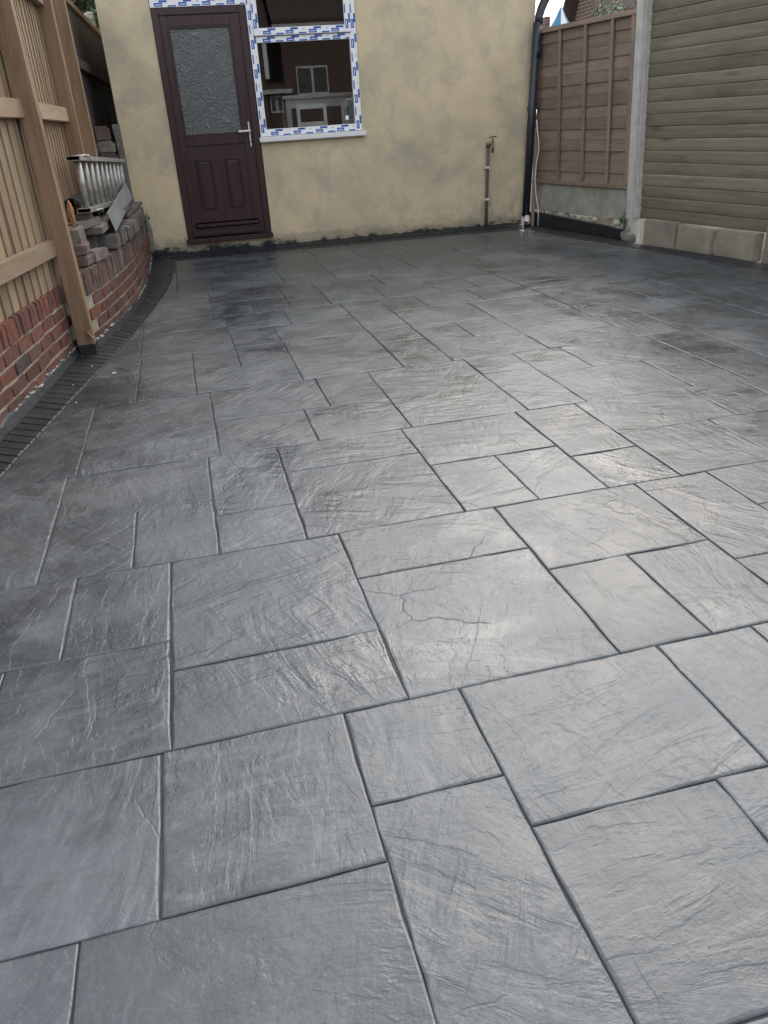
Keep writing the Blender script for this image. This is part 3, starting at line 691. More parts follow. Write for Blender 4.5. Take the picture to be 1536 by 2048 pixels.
bt = obj('timber_batten', box(-.018, .018, -.012, .012, 0, 1.02, .002), M['battenw'], None, (3.655, 8.90, 0), (0, R(1.2), 0)); tag(bt, 'thin upright timber batten between the downpipe and the brown fence panel', 'batten')
cb = obj('cable', tube([(3.665, 8.88, 1.10), (3.672, 8.87, 1.0), (3.690, 8.86, .88), (3.690, 8.86, .78), (3.672, 8.87, .66), (3.662, 8.87, .5), (3.672, 8.86, .35), (3.70, 8.85, .2), (3.705, 8.84, .10), (3.70, 8.84, .003)], .0065, 8), M['plasticwht']); tag(cb, 'loose white hose bowed out beside the black downpipe', 'hose')

# ------------------------------------------------------------------ right-hand fence (own frame: x along the fence, y away from the yard)
FR = math.atan2(-.97839, .20677)
def fence_empty(name, s=0, y=0):
    p = Vector((3.63, 9.09, 0)) + Vector((.20677, -.97839, 0)) * s + Vector((.97839, .20677, 0)) * y
    return empty(name, p, FR)
LEAN = -.045
def sh(z): return LEAN * (z - .5)
# brown overlap panel
p1 = fence_empty('overlap_fence', .0, .12); tag(p1, 'brown overlap fence panel with three thin upright battens above a concrete gravel board', 'fence panel')
zb = .495; nbd = 14; hb = (1.93 - .495) / nbd
def wavy_board(L, h, th, seed):
    bm = bmesh.new(); n = 14; rows = []
    for i in range(n + 1):
        x = L * i / n; w_ = .007 * mnoise.noise(Vector((x * 3.2, seed * 3.1, 0)))
        rows.append([bm.verts.new((x, -th, w_)), bm.verts.new((x, -th * .25, h)), bm.verts.new((x, 0, h)), bm.verts.new((x, 0, w_))])
    for A, B in zip(rows, rows[1:]):
        for q in range(4): bm.faces.new((A[q], A[(q + 1) % 4], B[(q + 1) % 4], B[q]))
    bm.faces.new(rows[0]); bm.faces.new(rows[-1][::-1]); return bm
for k in range(nbd):
    z = zb + k * hb
    obj('board', wavy_board(1.60, hb + .03, .012, k), M['lapw'], p1, (.06 + sh(z + hb / 2), .0 - .004 * (k % 2), z - .012))
for s0 in (.055, .51, .93, 1.335, 1.625):
    obj('batten', box(-.019, .019, -.042, -.0185, 0, 1.44, .003), M['battenw'], p1, (s0, 0, .49), (0, LEAN, 0))
obj('top_rail', box(.0, 1.65, -.048, .03, 1.915, 1.96, .004), M['battenx'], p1, (sh(1.93) + .02, 0, 0))
obj('bottom_rail', box(.03, 1.64, -.046, -.0188, .452, .4895, .003), M['battenx'], p1)
gb = fence_empty('gravel_board', 0, .10); tag(gb, 'mossy concrete gravel board under the brown overlap panel', 'gravel board')
obj('board', box(.02, 1.74, .0, .05, .16, .45, .006), M['gravelb'], gb)
kb = fence_empty('kickboard', 0, .02); tag(kb, 'black bitumen-painted board along the ground below the gravel board', 'kickboard')
obj('board', pyd([(.06, 0, -.02), (1.80, 0, -.02), (1.80, .05, -.02), (.06, .05, -.02), (.06, 0, .150), (1.80, 0, .085), (1.80, .05, .085), (.06, .05, .150)], [(0, 3, 2, 1), (4, 5, 6, 7), (0, 1, 5, 4), (1, 2, 6, 5), (2, 3, 7, 6), (3, 0, 4, 7)]), M['bitumen'], kb)
# rubble tucked behind the kickboard
def stone(r, seed, sx=1, sy=1, sz=.7, sub=2):
    bm = bmesh.new(); bmesh.ops.create_icosphere(bm, subdivisions=sub, radius=r)
    for v in bm.verts:
        k = 1 + .35 * mnoise.noise(v.co * (1.6 / r) + Vector((seed * 7.3, 0, 0))); v.co = Vector((v.co.x * sx * k, v.co.y * sy * k, v.co.z * sz * k))
    return bm
rr = random.Random(5)
for k in range(11):
    s = .2 + k * .145 + rr.uniform(-.02, .02)
    pr = fence_empty('rubble_stone', s, .115); zt = .150 - .037 * s
    m = stone(rr.uniform(.045, .062), k, 1.25, .8, .75)
    pr.location.z = 0
    obj('stone', m, M['rubble'], pr, (0, 0, zt - .012), (0, 0, rr.uniform(0, 3)))
    tag(pr, 'rounded lump of rubble wedged between black kickboard and gravel board', 'rubble', 'rubble wedged under the gravel board')
    obj('packing', box(-.05, .05, -.04, .04, -.08, zt - .02, .004), M['rubble'], pr)
hb_ = fence_empty('half_brick', 1.33, .112); tag(hb_, 'squared half block packed among the rubble under the gravel board', 'brick')
obj('block', box(-.09, .09, -.045, .04, -.08, .165, .006), M['block'], hb_)
# concrete post
cp = fence_empty('concrete_post', 1.82, .06); tag(cp, 'tall pale concrete fence post between the brown and the grey-green panels', 'fence post')
obj('shaft', box(-.05, .05, -.055, .055, -.08, 2.45, .008), M['conpost'], cp, (.0, 0, 0), (0, LEAN, 0))
obj('rib', box(.0502, .062, -.03, .03, .2, 2.45, .003), M['conpost'], cp, (.0, 0, 0), (0, LEAN, 0))
for k_, (fx, fy, fz, fr, a_, b_, c_) in enumerate([(-.03, -.055, .03, .062, 1.1, .55, 1.0), (.035, -.06, .02, .055, 1.2, .5, 1.1), (-.075, -.05, .05, .04, .8, .6, .9), (.0, -.05, .09, .04, 1.3, .5, .8)]):
    obj('footing_lump', stone(fr, 3.7 + k_ * 1.9, a_, b_, c_, 2), M['rubble'], cp, (fx, fy, fz), (.3 * k_, .5 * k_, k_))
# grey-green shiplap panel
p2 = fence_empty('shiplap_fence', 0, .105); tag(p2, 'large grey-green shiplap fence panel above the concrete blocks', 'fence panel')
def ship(L, h, seed):
    prof = [(.001, .0), (-.0085, .005), (-.0115, .03), (-.0108, .075), (-.0100, h - .010), (-.002, h - .001), (.0, h + .012), (.004, h + .012), (.004, .0)]
    bm = bmesh.new(); n = 6; rows = []
    for i in range(n + 1): 
        dz = .0025 * mnoise.noise(Vector((i * .9, seed * 2.7, 1))); rows.append([bm.verts.new((L * i / n, y, z + dz)) for y, z in prof])
    for A, B in zip(rows, rows[1:]):
        for q in range(len(prof)): bm.faces.new((A[q], A[(q + 1) % len(prof)], B[(q + 1) % len(prof)], B[q]))
    bm.faces.new(rows[0]); bm.faces.new(rows[-1][::-1]); return bm
for k in range(24):
    z = .196 + k * .1005
    obj('board', ship(1.53, .0995, k), M['shipw'], p2, (1.855 + sh(z), rr.uniform(-.0015, .0015), z))
obj('end_batten', box(1.885, 1.91, .0065, .05, .2, 2.5, .002), M['battenw'], p2, (0, 0, 0), (0, 0, 0))
p3 = fence_empty('shiplap_fence', 0, .105); tag(p3, 'unseen grey-green shiplap panel added past the reddish brown timber post to darken the paving edge', 'fence panel')  # panel added out of view; it keeps the right edge of the paving dark
for k in range(24):
    obj('board', ship(1.75, .0995, k + 30), M['shipw'], p3, (3.512, rr.uniform(-.0015, .0015), .03 + k * .1005))
# three concrete blocks
for k, (s0, tilt, lab) in enumerate([(2.03, .004, 'sandy concrete block standing against the concrete post'), (2.472, .03, 'sandy concrete block, middle of three, its top sloping'), (2.925, .0, 'sandy concrete block at the free end of the row of three')]):
    b = fence_empty('concrete_block', s0, 0); tag(b, lab, 'concrete block', 'concrete blocks under the shiplap panel')
    bm = box(0, .435, 0, .1, -.03, .198 + (.006 if k == 0 else 0), .009, .003, k)
    obj('block', bm, M['block'], b, (0, 0, 0), (0, tilt, R(-1.5 if k == 1 else 0)))
obj('mortar_joint', box(.437, .451, .012, .08, .0, .15), M['mortar'], b).location = (-.455, 0, 0)
tp = fence_empty('timber_post', 3.455, .10); tag(tp, 'reddish brown timber post at the end of the shiplap panel', 'fence post')
obj('shaft', box(-.05, .05, -.05, .05, -.08, 2.45, .006), M['battenw'], tp)
obj('base', box(-.06, .06, -.055, .055, -.08, .09, .012), M['rubble'], tp)

# ------------------------------------------------------------------ left: brick walls
def brick_variants(lx, ly, lz, n=5, bev=.005, jit=.003):
    out = []
    for k in range(n):
        bm = box(-lx / 2, lx / 2, -ly / 2, ly / 2, -lz / 2, lz / 2, bev, jit, k + int(lx * 1000)); me = bpy.data.meshes.new('brick'); bmesh.ops.recalc_face_normals(bm, faces=bm.faces[:]); bm.to_mesh(me); bm.free(); out.append(me)
    return out
STR = brick_variants(.213, .1, .064); SOL = brick_variants(.064, .19, .108); SOLT = brick_variants(.064, .19, .15)
for me in STR: me.materials.append(M['brick'])
for me in SOL: me.materials.append(M['coping'])
for me in SOLT: me.materials.append(M['oldbrick'])
rb = random.Random(9)
def offset_line(P, d):
    f, L = along(P); n = int(L / .05); out = []
    for i in range(n + 1):
        p, t = f(L * i / n); out.append((p.x - t.y * d, p.y + t.x * d))
    return out
def brick_wall(name, P, label, sol, sol_h, z_sol, core_top):
    """P runs away from the viewer; patio lies to its right, so the masonry is to its left"""
    root = empty(name, (P[0][0], P[0][1], 0)); tag(root, label, 'garden wall'); ox, oy = P[0][0], P[0][1]
    f, L = along(P)
    # mortar body, 7 mm behind the brick faces
    fr = offset_line(P, .0065); bk = offset_line(P, .185); n = min(len(fr), len(bk))
    bm = bmesh.new(); rows = [[bm.verts.new((fr[i][0] - ox, fr[i][1] - oy, -.08)), bm.verts.new((fr[i][0] - ox, fr[i][1] - oy, core_top)), bm.verts.new((bk[i][0] - ox, bk[i][1] - oy, core_top)), bm.verts.new((bk[i][0] - ox, bk[i][1] - oy, -.08))] for i in range(n)]
    for A, B in zip(rows, rows[1:]):
        for q in range(4): bm.faces.new((A[q], A[(q + 1) % 4], B[(q + 1) % 4], B[q]))
    bm.faces.new(rows[0]); bm.faces.new(rows[-1][::-1])
    obj('mortar', bm, M['mortar'], root)
    for c in range(4):
        s = (.11 if c % 2 else 0.0) + .06
        while s < L - .1:
            p, t = f(s + .1065); nn = Vector((-t.y, t.x))
            q = p + nn * (.05 + rb.uniform(-.002, .002))
            obj('brick', rb.choice(STR), None, root, (q.x - ox, q.y - oy, .0515 + c * .075 + rb.uniform(-.002, .002)), (rb.uniform(-.008, .008), rb.uniform(-.01, .01), math.atan2(t.y, t.x) + rb.uniform(-.008, .008) + (math.pi if rb.random() < .5 else 0)))
            s += .2245
    s = .035
    while s < L - .03:
        p, t = f(s); nn = Vector((-t.y, t.x)); q = p + nn * (.092 + rb.uniform(-.003, .004))
        obj('coping_brick', rb.choice(sol), None, root, (q.x - ox, q.y - oy, z_sol + sol_h / 2 + rb.uniform(-.003, .003)), (rb.uniform(-.02, .02), rb.uniform(-.02, .02), math.atan2(t.y, t.x) + rb.uniform(-.02, .02)))
        s += .0745
    PL = [(p[0] - ox, p[1] - oy) for p in P]
    obj('bitumen_strip', fillet(PL, .055, .03, len(P)), M['bitumen'], root)
    # lime splashes along the top of the strip
    bm = bmesh.new(); s = .02
    while s < L:
        p, t = f(s)
        if mnoise.noise(Vector((s * 2.3, 3, 0))) > -.05:
            q = p + Vector((t.y, -t.x)) * .006; l = rb.uniform(.012, .05); z = .052 + rb.uniform(-.014, .012)
            vs = add_box(bm, -l / 2, l / 2, -.005, .003, -.003, rb.uniform(.001, .005))
            for v in vs: v.co += Vector((rb.uniform(-.004, .004), rb.uniform(-.002, .002), rb.uniform(-.003, .003)))
            z -= .004; a = math.atan2(t.y, t.x)
            for v in vs: v.co = Vector((v.co.x * math.cos(a) - v.co.y * math.sin(a) + q.x - ox, v.co.x * math.sin(a) + v.co.y * math.cos(a) + q.y - oy, v.co.z + z))
        s += rb.uniform(.02, .06)
    obj('lime_splash', bm, M['chalk'], root)
    return root
NEAR_W = smooth_curve([(-1.345, 1.3), (-1.255, 2.2), (-1.16, 3.1), (-1.055, 3.9), (-.965, 4.78), (-.932, 5.10)])
FAR_W = smooth_curve([(-.835, 5.17), (-.80, 5.33), (-.735, 5.73), (-.67, 6.31), (-.63, 6.9), (-.622, 7.67), (-.64, 8.4), (-.665, 8.98)])
brick_wall('brick_wall', [tuple(p) for p in NEAR_W], 'low red brick wall capped with orange-red bricks on edge, below the close-board fence', SOL, .108, .318, .400)
fw = brick_wall('brick_wall', [tuple(p) for p in FAR_W], 'low curved brick wall with weathered top running up to the tan house', SOLT, .15, .318, .44)
# rubble edge where the curved wall meets the render
obj('broken_end', stone(.05, 4, .8, .9, 3.6, 3), M['rubble'], fw, (-.64 + .835, 8.995 - 5.17, .25))

# ------------------------------------------------------------------ left: timber fence
posts = []
def timber_post(x0, x1, y, label, lean=0.0, h=2.5, z0=-.05):
    p = empty('fence_post', ((x0 + x1) / 2, y + .05, z0)); tag(p, label, 'fence post', 'new timber posts of the close-board fence')
    wd = (x1 - x0) / 2
    obj('shaft', box(-wd, wd, -.05, .05, 0, h, .004), M['postw'], p, (0, 0, 0), (0, lean, 0)); return p
pp = timber_post(-.905, -.806, 5.03, 'square brown timber fence post planted in the dark border, foot painted black', -.014)
obj('painted_foot', box(-.0515, .0515, -.0515, .0515, .05, .115, .002), M['bitumen'], pp)
obj('splinter', box(-.002, .002, -.012, .012, .0, .05), M['featherw'], pp, (.047, -.052, .15), (.1, -.5, 0))
timber_post(-.949, -.851, 6.80, 'square brown timber fence post behind the ladder, nearer the border post', -.004)
timber_post(-.915, -.815, 7.30, 'square brown timber fence post behind the ladder, beside the dark boards', -.004)
timber_post(-1.33, -1.235, 2.55, 'square brown timber fence post at the open end of the close-board fence', -.01)
def feather_fence(a, b, label, zlo, pitch=.118, zhi=2.35):
    a = Vector(a); b = Vector(b); t = (b - a).normalized(); L = (b - a).length; ang = math.atan2(t.y, t.x)
    root = empty('closeboard_fence', (a.x, a.y, 0), ang); tag(root, label, 'fence')
    k = 0; s = 0
    while s < L - .03:
        bm = pyd([(0, 0, zlo), (.128, -.003, zlo), (.128, .003, zlo), (0, .014, zlo), (0, 0, zhi), (.128, -.003, zhi), (.128, .003, zhi), (0, .014, zhi)], [(0, 3, 2, 1), (4, 5, 6, 7), (0, 1, 5, 4), (1, 2, 6, 5), (2, 3, 7, 6), (3, 0, 4, 7)])
        # local -y faces the yard; the thick edge laps over the thin edge of the board before it
        bm2 = bm
        for v in bm2.verts: v.co.y = -v.co.y + .0
        o = obj('board', bm2, M['featherw'], root, (s, .0 + rb.uniform(-.002, .002), rb.uniform(-.01, .01)), (0, rb.uniform(-.004, .004), 0)); s += pitch; k += 1
    for z0, z1 in ((.598, .69), (1.322, 1.415), (2.05, 2.14)):
        bm = box(0.0, L, -.062, -.018, z0, z1, .004)
        o = obj('rail', bm, M['railx'], root)
    return root
M['railx'] = wood('fence_rail_timber_long', (.20, .13, .076), (.37, .26, .155), 'X', knots=.5, weather=(.29, .23, .16))
feather_fence((-1.26, 2.66), (-.955, 5.075), 'close-board timber fence of narrow upright boards rising behind the orange-capped wall', .40)
feather_fence((-.955, 5.14), (-.972, 7.46), 'close-board timber fence bay between the border post and the ladder', .30)
# older dark fence continuing beside the house
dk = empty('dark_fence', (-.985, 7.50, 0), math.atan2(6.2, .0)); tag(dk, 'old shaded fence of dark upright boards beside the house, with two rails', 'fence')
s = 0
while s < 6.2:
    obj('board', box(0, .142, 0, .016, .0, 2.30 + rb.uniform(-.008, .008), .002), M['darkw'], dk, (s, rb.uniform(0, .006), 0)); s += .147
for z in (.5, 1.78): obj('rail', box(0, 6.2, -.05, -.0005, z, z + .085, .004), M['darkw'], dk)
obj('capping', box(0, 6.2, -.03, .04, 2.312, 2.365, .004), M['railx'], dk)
cpz = empty('capped_post', (-1.17, 12.9, 0)); tag(cpz, 'pale post with rounded cap standing above the dark fence', 'fence post')
obj('shaft', box(-.06, .06, -.06, .06, -.09, 2.63, .006), M['gravelb'], cpz); obj('cap', stone(.075, 0.0, 1, 1, .9, 3), M['gravelb'], cpz, (0, 0, 2.66))

# ------------------------------------------------------------------ things dumped on the curved wall
# soil / hardcore bank behind the curved wall that everything rests on
bankP = [(-.83, 5.3), (-.80, 5.8), (-.80, 6.4), (-.80, 7.0), (-.80, 7.7), (-.81, 8.4), (-.83, 9.0)]
bm = bmesh.new(); rows = []
for i, (x, y) in enumerate(bankP):
    xb = -.935 if y < 6.6 else (-.96)
    zt = .46 + .02 * math.sin(i * 2.1)
    xf = {0: -.99, 1: -.925, 2: -.86, 3: -.818, 4: -.812, 5: -.83, 6: -.855}[i]
    rows.append([bm.verts.new((xf, y, -.08)), bm.verts.new((xf, y, zt - .01)), bm.verts.new((-1.6, y, zt + .03)), bm.verts.new((-1.6, y, -.08))])
for A, B in zip(rows, rows[1:]):
    for q in range(4): bm.faces.new((A[q], A[(q + 1) % 4], B[(q + 1) % 4], B[q]))
bm.faces.new(rows[0]); bm.faces.new(rows[-1][::-1])
tag(obj('soil_bank', bm, M['soil']), 'raised soil bank held back by the curved brick wall', 'soil', kind='structure')

LOOSE = brick_variants(.21, .1, .064, 5, .007, .007)
for me in LOOSE: me.materials.append(M['loose'])
ff, FL = along(FAR_W)
def loose_brick(x, y, z, r, label, group=None):
    o = obj('loose_brick', rb.choice(LOOSE), None, None, (x, y, z), r); tag(o, label, 'brick', group); return o
# row of bricks stood on edge along the wall top
k = 0; s = 1.02
while s < FL - .5:
    p, t = ff(s); nn = Vector((-t.y, t.x)); q = p + nn * (.088 + rb.uniform(-.012, .012)); a = math.atan2(t.y, t.x)
    # length across the wall, standing on its long narrow edge
    loose_brick(q.x, q.y, .4705 + .052, (R(90) + rb.uniform(-.03, .03), rb.uniform(-.10, .10) * 0, a + R(90) + rb.uniform(-.08, .08)), 'loose old brick stood on edge in the row along the curved wall top', 'loose bricks on edge along the wall top'); s += rb.uniform(.074, .098); k += 1
for (x, y, z, rz, lab) in [(-.828, 5.50, .505, 1.45, 'dark loose brick at the bottom of the little stack beside the border post'), (-.838, 5.52, .572, 1.62, 'loose cream-faced brick on top of the little stack beside the border post'), (-.775, 5.66, .506, 1.25, 'loose brick lying lengthways behind the little stack')]:
    loose_brick(x, y, z, (0, 0, rz), lab)

# ladder standing on its edge
lad = empty('ladder', (-.80, 5.95, .765)); lad.rotation_euler = (R(-2.2), 0, math.atan2(2.35, .075) - R(90)); tag(lad, 'mortar-splashed aluminium ladder lying on its edge on the curved wall', 'ladder')
for z in (0, .325):
    bm = bmesh.new(); add_box(bm, -.062, .028, -.05, 2.42, z - .0145, z - .0115); add_box(bm, -.062, .028, -.05, 2.42, z + .0115, z + .0145); add_box(bm, -.062, -.059, -.0499, 2.4199, z - .0114, z + .0114); add_box(bm, .025, .028, -.0498, 2.4198, z - .0114, z + .0114)
    obj('stile', bm, M['alu'], lad)
for k in range(10):
    bm = bmesh.new(); cyl(bm, (-.01, .06 + k * .245, .0146), (-.01, .06 + k * .245, .3104), .0225, n=12); obj('rung', bm, M['alu'], lad)
for z, y in ((.34, .32), (-.014, .42)): obj('wire_tie', tube([(-.034, y - .25, z + .0), (.034, y - .2, z + .004), (.036, y, z + .004), (.036, y + .02, z - .03)], .0045, 6), M['plasticwht'], lad)
# timbers under and around the ladder
def plank(name, L, wd, th, loc, r, mat, label, cat='plank'):
    o = obj(name, box(-wd / 2, wd / 2, 0, L, 0, th, .004, .002, int(L * 100)), mat, None, loc, r); tag(o, label, cat); return o
plank('timber_baulk', 2.0, .12, .10, (-.87, 6.05, .50), (0, 0, R(-1)), M['scrapw'], 'thick grey timber baulk lying under the ladder on the soil bank', 'timber')
plank('timber_plank', 1.5, .14, .045, (-.80, 5.95, .605), (R(1.5), 0, R(-3)), M['scrapw'], 'wide weathered plank laid flat under the near end of the ladder')
plank('timber_plank', .42, .10, .05, (-.90, 5.74, .655), (0, 0, R(-14)), M['scrapw'], 'short plank set crosswise beneath the ladder')
plank('timber_plank', 1.3, .085, .03, (-.712, 7.35, .582), (R(0.0), 0, R(-2)), M['scrapw'], 'thin board lying on the row of loose bricks near the house')
plank('timber_offcut', .14, .08, .05, (-.83, 6.16, .655), (0, 0, R(12)), M['scrapw'], 'squared grey timber offcut on the plank under the ladder', 'offcut')
for k, (x, y, rz) in enumerate([(-.86, 5.98, 4), (-.80, 7.9, -3)]):
    plank('packing_block', .15, .10, .09, (x + .02, y, .655), (0, 0, R(rz)), M['scrapw'], ['timber packing block under the ladder end by the border post', 'timber packing block under the ladder end by the house'][k], 'block')
def open_pipe(loc, r, L, mat, label, dirv):
    bm = bmesh.new(); d = Vector(dirv).normalized(); n = 20; a = d.orthogonal().normalized(); b = d.cross(a); rg = []
    for rad, t in ((r * .86, L), (r * .86, 0), (r, 0), (r, L)): rg.append([bm.verts.new(d * t + (a * math.cos(2 * math.pi * i / n) + b * math.sin(2 * math.pi * i / n)) * rad) for i in range(n)])
    for q in range(4):
        A, B = rg[q], rg[(q + 1) % 4]
        for i in range(n): bm.faces.new((A[i], A[(i + 1) % n], B[(i + 1) % n], B[i]))
    o = obj('drain_pipe', bm, mat, None, loc); tag(o, label, 'pipe'); return o
open_pipe((-.905, 6.02, .79), .056, .5, M['plasticblk'], 'short black drain pipe, open end showing, behind the ladder rungs by the border post', (-.02, 1, 0))
open_pipe((-.872, 6.56, .79), .052, .4, M['pipebrown'], 'brownish drain pipe, open end showing, between the middle ladder rungs', (-.02, 1, 0))
og = obj('clay_pot_shard', stone(.040, 6, .5, .8, 2.0, 3), M['orange'], None, (-.862, 5.62, .77)); tag(og, 'orange clay lump beside the border post', 'clay lump')
plank('support_baulk', .35, .10, .21, (-.87, 5.48, .48), (0, 0, R(2)), M['scrapw'], 'upright grey timber end tucked behind the border post', 'timber')
# galvanised lintel and slate
lt = empty('steel_lintel', (-.668, 6.20, .588)); tag(lt, 'grey galvanised steel angle leaning lengthways on the loose bricks', 'lintel')
v1 = Vector((-.660, 8.02, .69)) - Vector((-.668, 6.20, .588)); L = v1.length; lt.rotation_euler = (math.asin(v1.z / L), 0, math.atan2(v1.y, v1.x) - R(90))
obj('web', box(-.004, .0, 0, L, .0, .135, .001), M['steel'], lt, (0, 0, 0), (0, R(-14), 0)); obj('flange', box(-.014, -.0042, 0, L, .128, .134, .001), M['steel'], lt, (0, 0, 0), (0, R(-14), 0))
sl = obj('slate_offcut', box(-.06, .07, -.008, .008, 0, .115, .003), M['slate'], None, (-.79, 7.36, .70), (R(-8), 0, R(4))); tag(sl, 'square grey slate offcut propped behind the steel angle', 'slate')
plank('slate_rest', .2, .10, .09, (-.79, 7.28, .61), (0, 0, 0), M['scrapw'], 'small timber block under the slate offcut', 'block')
# stack of stones and stakes by the house corner
st0 = [(-.86, 8.62, .46, .105, .10, .16), (-.86, 8.62, .62, .10, .09, .17), (-.855, 8.62, .79, .095, .09, .15), (-.86, 8.62, .94, .09, .085, .12), (-.865, 8.62, 1.06, .085, .08, .11), (-.875, 8.62, 1.17, .075, .07, .13)]
for k, (x, y, z, a, b, h) in enumerate(st0):
    o = obj('stacked_stone', box(-a, a, -b, b, 0, h, .02, .006, k + 40), M['oldbrick' if k % 2 else 'rubble'], None, (x, y, z), (0, 0, rb.uniform(-.2, .2)))
    tag(o, 'rough brown stone in the tall stack by the house corner', 'stone', 'stacked stones by the house corner')
for k, (x, tilt) in enumerate([(-.755, .05), (-.735, .0), (-.715, -.03)]):
    pass
for k in range(3):
    o = obj('timber_stake', box(-.02, .02, -.012, .012, 0, .86, .002), M['scrapw'], None, (-.725 - .012 * k, 8.78 + k * .07, .455), (R(-3), R(-3 + 1.5 * k), 0)); tag(o, 'thin grey stake standing against the house corner', 'stake', 'stakes by the house corner')

# dried crumbs on the paving
for k, (x, y, r, lab) in enumerate([(-.655, 4.50, .009, 'larger pale cement crumb on the grey slabs near the border'), (-.80, 4.72, .004, 'tiny pale crumb on the dark border near the post'), (-.86, 4.36, .004, 'tiny pale crumb on the dark border by the red brick wall'), (-.80, 4.02, .0045, 'tiny pale crumb at the joint of border and slabs')]):
    tag(obj('cement_crumb', stone(r, k, 1.7, 1, .6, 1), M['putty'], None, (x, y, .003 + r * .5), (0, 0, k * .7)), lab, 'crumb')

# ------------------------------------------------------------------ beyond the fences
def crown(center, rad, n, size, mat, name='crown', parent=None, seed=0):
    rr = random.Random(seed); V = []; F = []
    clumps = [(Vector((rr.gauss(0, .5), rr.gauss(0, .5), rr.gauss(0, .45)))) for _ in range(26)]
    for i in range(n):
        c = rr.choice(clumps); p = c + Vector((rr.gauss(0, .2), rr.gauss(0, .2), rr.gauss(0, .2)))
        if p.length > 1.25: continue
        p = Vector((p.x * rad[0], p.y * rad[1], p.z * rad[2])) + Vector(center)
        a = Vector((rr.gauss(0, 1), rr.gauss(0, 1), rr.gauss(0, 1))).normalized(); b = a.orthogonal().normalized(); s_ = size * rr.uniform(.6, 1.4)
        k = len(V); V += [p - a * s_, p + b * s_ * .5, p + a * s_, p - b * s_ * .5]; F.append((k, k + 1, k + 2, k + 3))
    me = bpy.data.meshes.new(name); me.from_pydata([tuple(v) for v in V], [], F); me.materials.append(mat)
    o = bpy.data.objects.new(name, me); COL.objects.link(o); o.parent = parent; return o
def tree(name, loc, trunk_h, rad, label, mat, n, size, seed, group=None):
    t = empty(name, loc); tag(t, label, 'tree' if 'tree' in name else 'hedge', group)
    bm = bmesh.new(); cyl(bm, (0, 0, -.1), (.05, 0, trunk_h), .11, .05, 8)
    rr = random.Random(seed)
    for k in range(6):
        a = rr.uniform(0, 6.28); cyl(bm, (.03, 0, trunk_h * rr.uniform(.5, .95)), (math.cos(a) * rad[0] * .6, math.sin(a) * rad[1] * .6, trunk_h + rad[2] * rr.uniform(-.2, .6)), .035, .01, 6)
    obj('trunk', bm, M['bark'], t); crown((0, 0, trunk_h + rad[2] * .3), rad, n, size, mat, 'crown', t, seed)
tree('hedge_shrub', (6.42, 12.0, -.09), 2.05, (.60, .5, .55), 'leafy green shrub showing over the brown overlap fence panel', M['leaf'], 6000, .035, 2)
tree('garden_tree', (-1.5, 15.5, -.09), 2.6, (1.1, 1.2, .9), 'dark green tree showing above the old dark fence', M['leaf2'], 9000, .06, 5)
par = empty('parasol', (6.15, 14, -.09)); tag(par, 'blue and white pointed canopy top rising behind the brown fence panel', 'canopy')
bm = bmesh.new(); cyl(bm, (0, 0, 0), (0, 0, 2.75), .025); obj('pole', bm, M['steel'], par)
for k in range(8):
    a0, a1 = 2 * math.pi * (k + .5) / 8, 2 * math.pi * (k + 1.5) / 8
    def ring(z, r): return [Vector((math.cos(a) * r, math.sin(a) * r, z)) for a in (a0, a1)]
    prof = [(2.765, .012), (2.62, .085), (2.5, .165), (2.2, .42), (1.9, .80)]
    V_ = []; 
    for z, r in prof: V_ += ring(z, r)
    obj('canopy_panel', pyd([tuple(v) for v in V_], [(2 * i, 2 * i + 1, 2 * i + 3, 2 * i + 2) for i in range(len(prof) - 1)]), M['canopyw'] if k % 4 == 1 else M['canopy'], par)
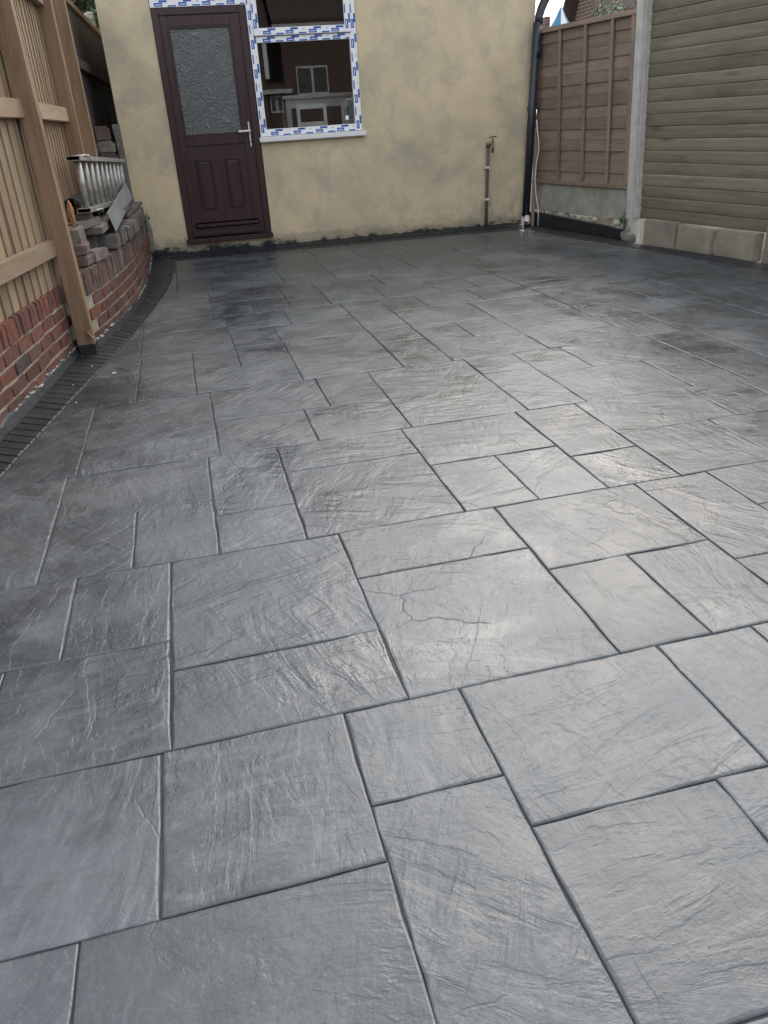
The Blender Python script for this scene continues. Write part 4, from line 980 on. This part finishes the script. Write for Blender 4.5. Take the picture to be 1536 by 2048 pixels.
def gable_house(name, x0, x1, y0, y1, eave, ridge, label, wins=(), face=-1, axis='x'):
    h = empty(name, ((x0 + x1) / 2, (y0 + y1) / 2, -.09)); cx, cy = (x0 + x1) / 2, (y0 + y1) / 2; tag(h, label, 'house')
    a, b = x1 - cx, y1 - cy
    obj('wall', box(-a, a, -b, b, 0, eave), M['farbrick'], h)
    e = .3
    if axis == 'x':      # ridge along x, slopes face +-y
        rv = [(-a - e, -b - e, eave - .08), (a + e, -b - e, eave - .08), (a + e, 0, ridge), (-a - e, 0, ridge), (-a - e, b + e, eave - .08), (a + e, b + e, eave - .08)]
    else:                # gable faces +-y
        rv = [(-a - e, b + e, eave - .08), (-a - e, -b - e, eave - .08), (0, -b - e, ridge), (0, b + e, ridge), (a + e, b + e, eave - .08), (a + e, -b - e, eave - .08)]
    bm = bmesh.new(); vs = [bm.verts.new(p) for p in rv]; lo = [bm.verts.new((p[0], p[1], p[2] - .12)) for p in rv]
    for A, Bq in ((vs, 1), (lo, -1)):
        for f in ((0, 1, 2, 3), (3, 2, 5, 4)): bm.faces.new([A[i] for i in f][::Bq])
    for i, j in ((0, 1), (1, 2), (2, 5), (5, 4), (4, 3), (3, 0)): bm.faces.new((vs[i], vs[j], lo[j], lo[i]))
    obj('roof', bm, M['tile'], h)
    if axis == 'x':
        for xx in (-a, a): obj('gable', pyd([(xx, -b, eave + .001), (xx, b, eave + .001), (xx, 0, ridge - .14), (xx * .99, -b, eave + .001), (xx * .99, b, eave + .001), (xx * .99, 0, ridge - .14)], [(0, 1, 2), (5, 4, 3), (0, 3, 4, 1), (1, 4, 5, 2), (2, 5, 3, 0)]), M['farbrick'], h)
    if axis != 'x':
        for yy in (-b, b): obj('gable', pyd([(-a, yy, eave + .001), (a, yy, eave + .001), (0, yy, ridge - .14), (-a, yy * .99, eave + .001), (a, yy * .99, eave + .001), (0, yy * .99, ridge - .14)], [(0, 1, 2), (5, 4, 3), (0, 3, 4, 1), (1, 4, 5, 2), (2, 5, 3, 0)]), M['farbrick'], h)
    if axis == 'x': obj('fascia', box(-a - e, a + e, face * (b + e) - .02, face * (b + e) + .02, eave - .36, eave - .21), M['upvcw'], h)
    for (wx, wz, ww, wh) in wins:
        wy = face * b; wx -= cx
        y_ = sorted((wy, wy + face * .05)); f = obj('window', box(wx - ww / 2, wx + ww / 2, y_[0] , y_[1], wz, wz + wh, .004), M['upvcw'], h)
        y_ = sorted((wy + face * .051, wy + face * .056))
        for dx in (-ww / 4, ww / 4): obj('pane', box(wx + dx - ww / 4 + .05, wx + dx + ww / 4 - .05, y_[0], y_[1], wz + .07, wz + wh - .07), M['obscure'], f)
    return h
gable_house('brick_house', 9.62, 15.5, 19.6, 21.0, 3.32, 4.7, 'brick house corner with tiled eaves showing over the brown fence panel')
ch = obj('brick_pillar', box(-.07, .07, -.2, .2, 0, 3.68, .01), M['farbrick'], None, (10.5, 25, -.09)); tag(ch, 'slim brick stack far away beside the black downpipe', 'chimney')
# terrace behind the viewer (it shows in the window glass)
gable_house('terrace_house', -9.5, 2.86, -21, -15, 4.6, 6.6, 'brick terrace house facing the yard, white windows, left of the gap', [(-3.2, 2.9, 1.2, 1.1), (.9, 2.9, 1.2, 1.1), (-1.2, .9, 1.8, 1.2)], 1)
gable_house('brick_garage', 2.9, 3.52, -19, -15.2, 2.75, 3.0, 'low brick garage in the gap between the two terrace houses', [(3.2, 1.75, .5, .6)], 1)
gable_house('terrace_house', 3.56, 12.5, -21, -15, 4.8, 6.9, 'brick terrace house facing the yard, white windows, right of the gap', [(4.62, 2.3, 1.2, .95), (8.4, 3.0, 1.5, 1.0), (6.8, .9, 2.0, 1.2)], 1)

# small weeds rooted in gaps
for (x, y, z, r_, n, lab) in [(-.645, 9.0, .40, .05, 70, 'little green weed growing from the end of the curved brick wall'), (3.985, 7.37, .14, .075, 160, 'straggly green weed beside the foot of the concrete post')]:
    wd_ = empty('weed', (x, y, z)); tag(wd_, lab, 'weed')
    obj('stem', tube([(0, 0, -.06), (.004, -.006, 0), (.0, -.012, r_)], .0025, 5), M['leaf'], wd_)
    crown((0, -.01, r_ * .4), (r_ * .7, r_ * .5, r_), n, .013, M['leaf'], 'foliage', wd_, n)
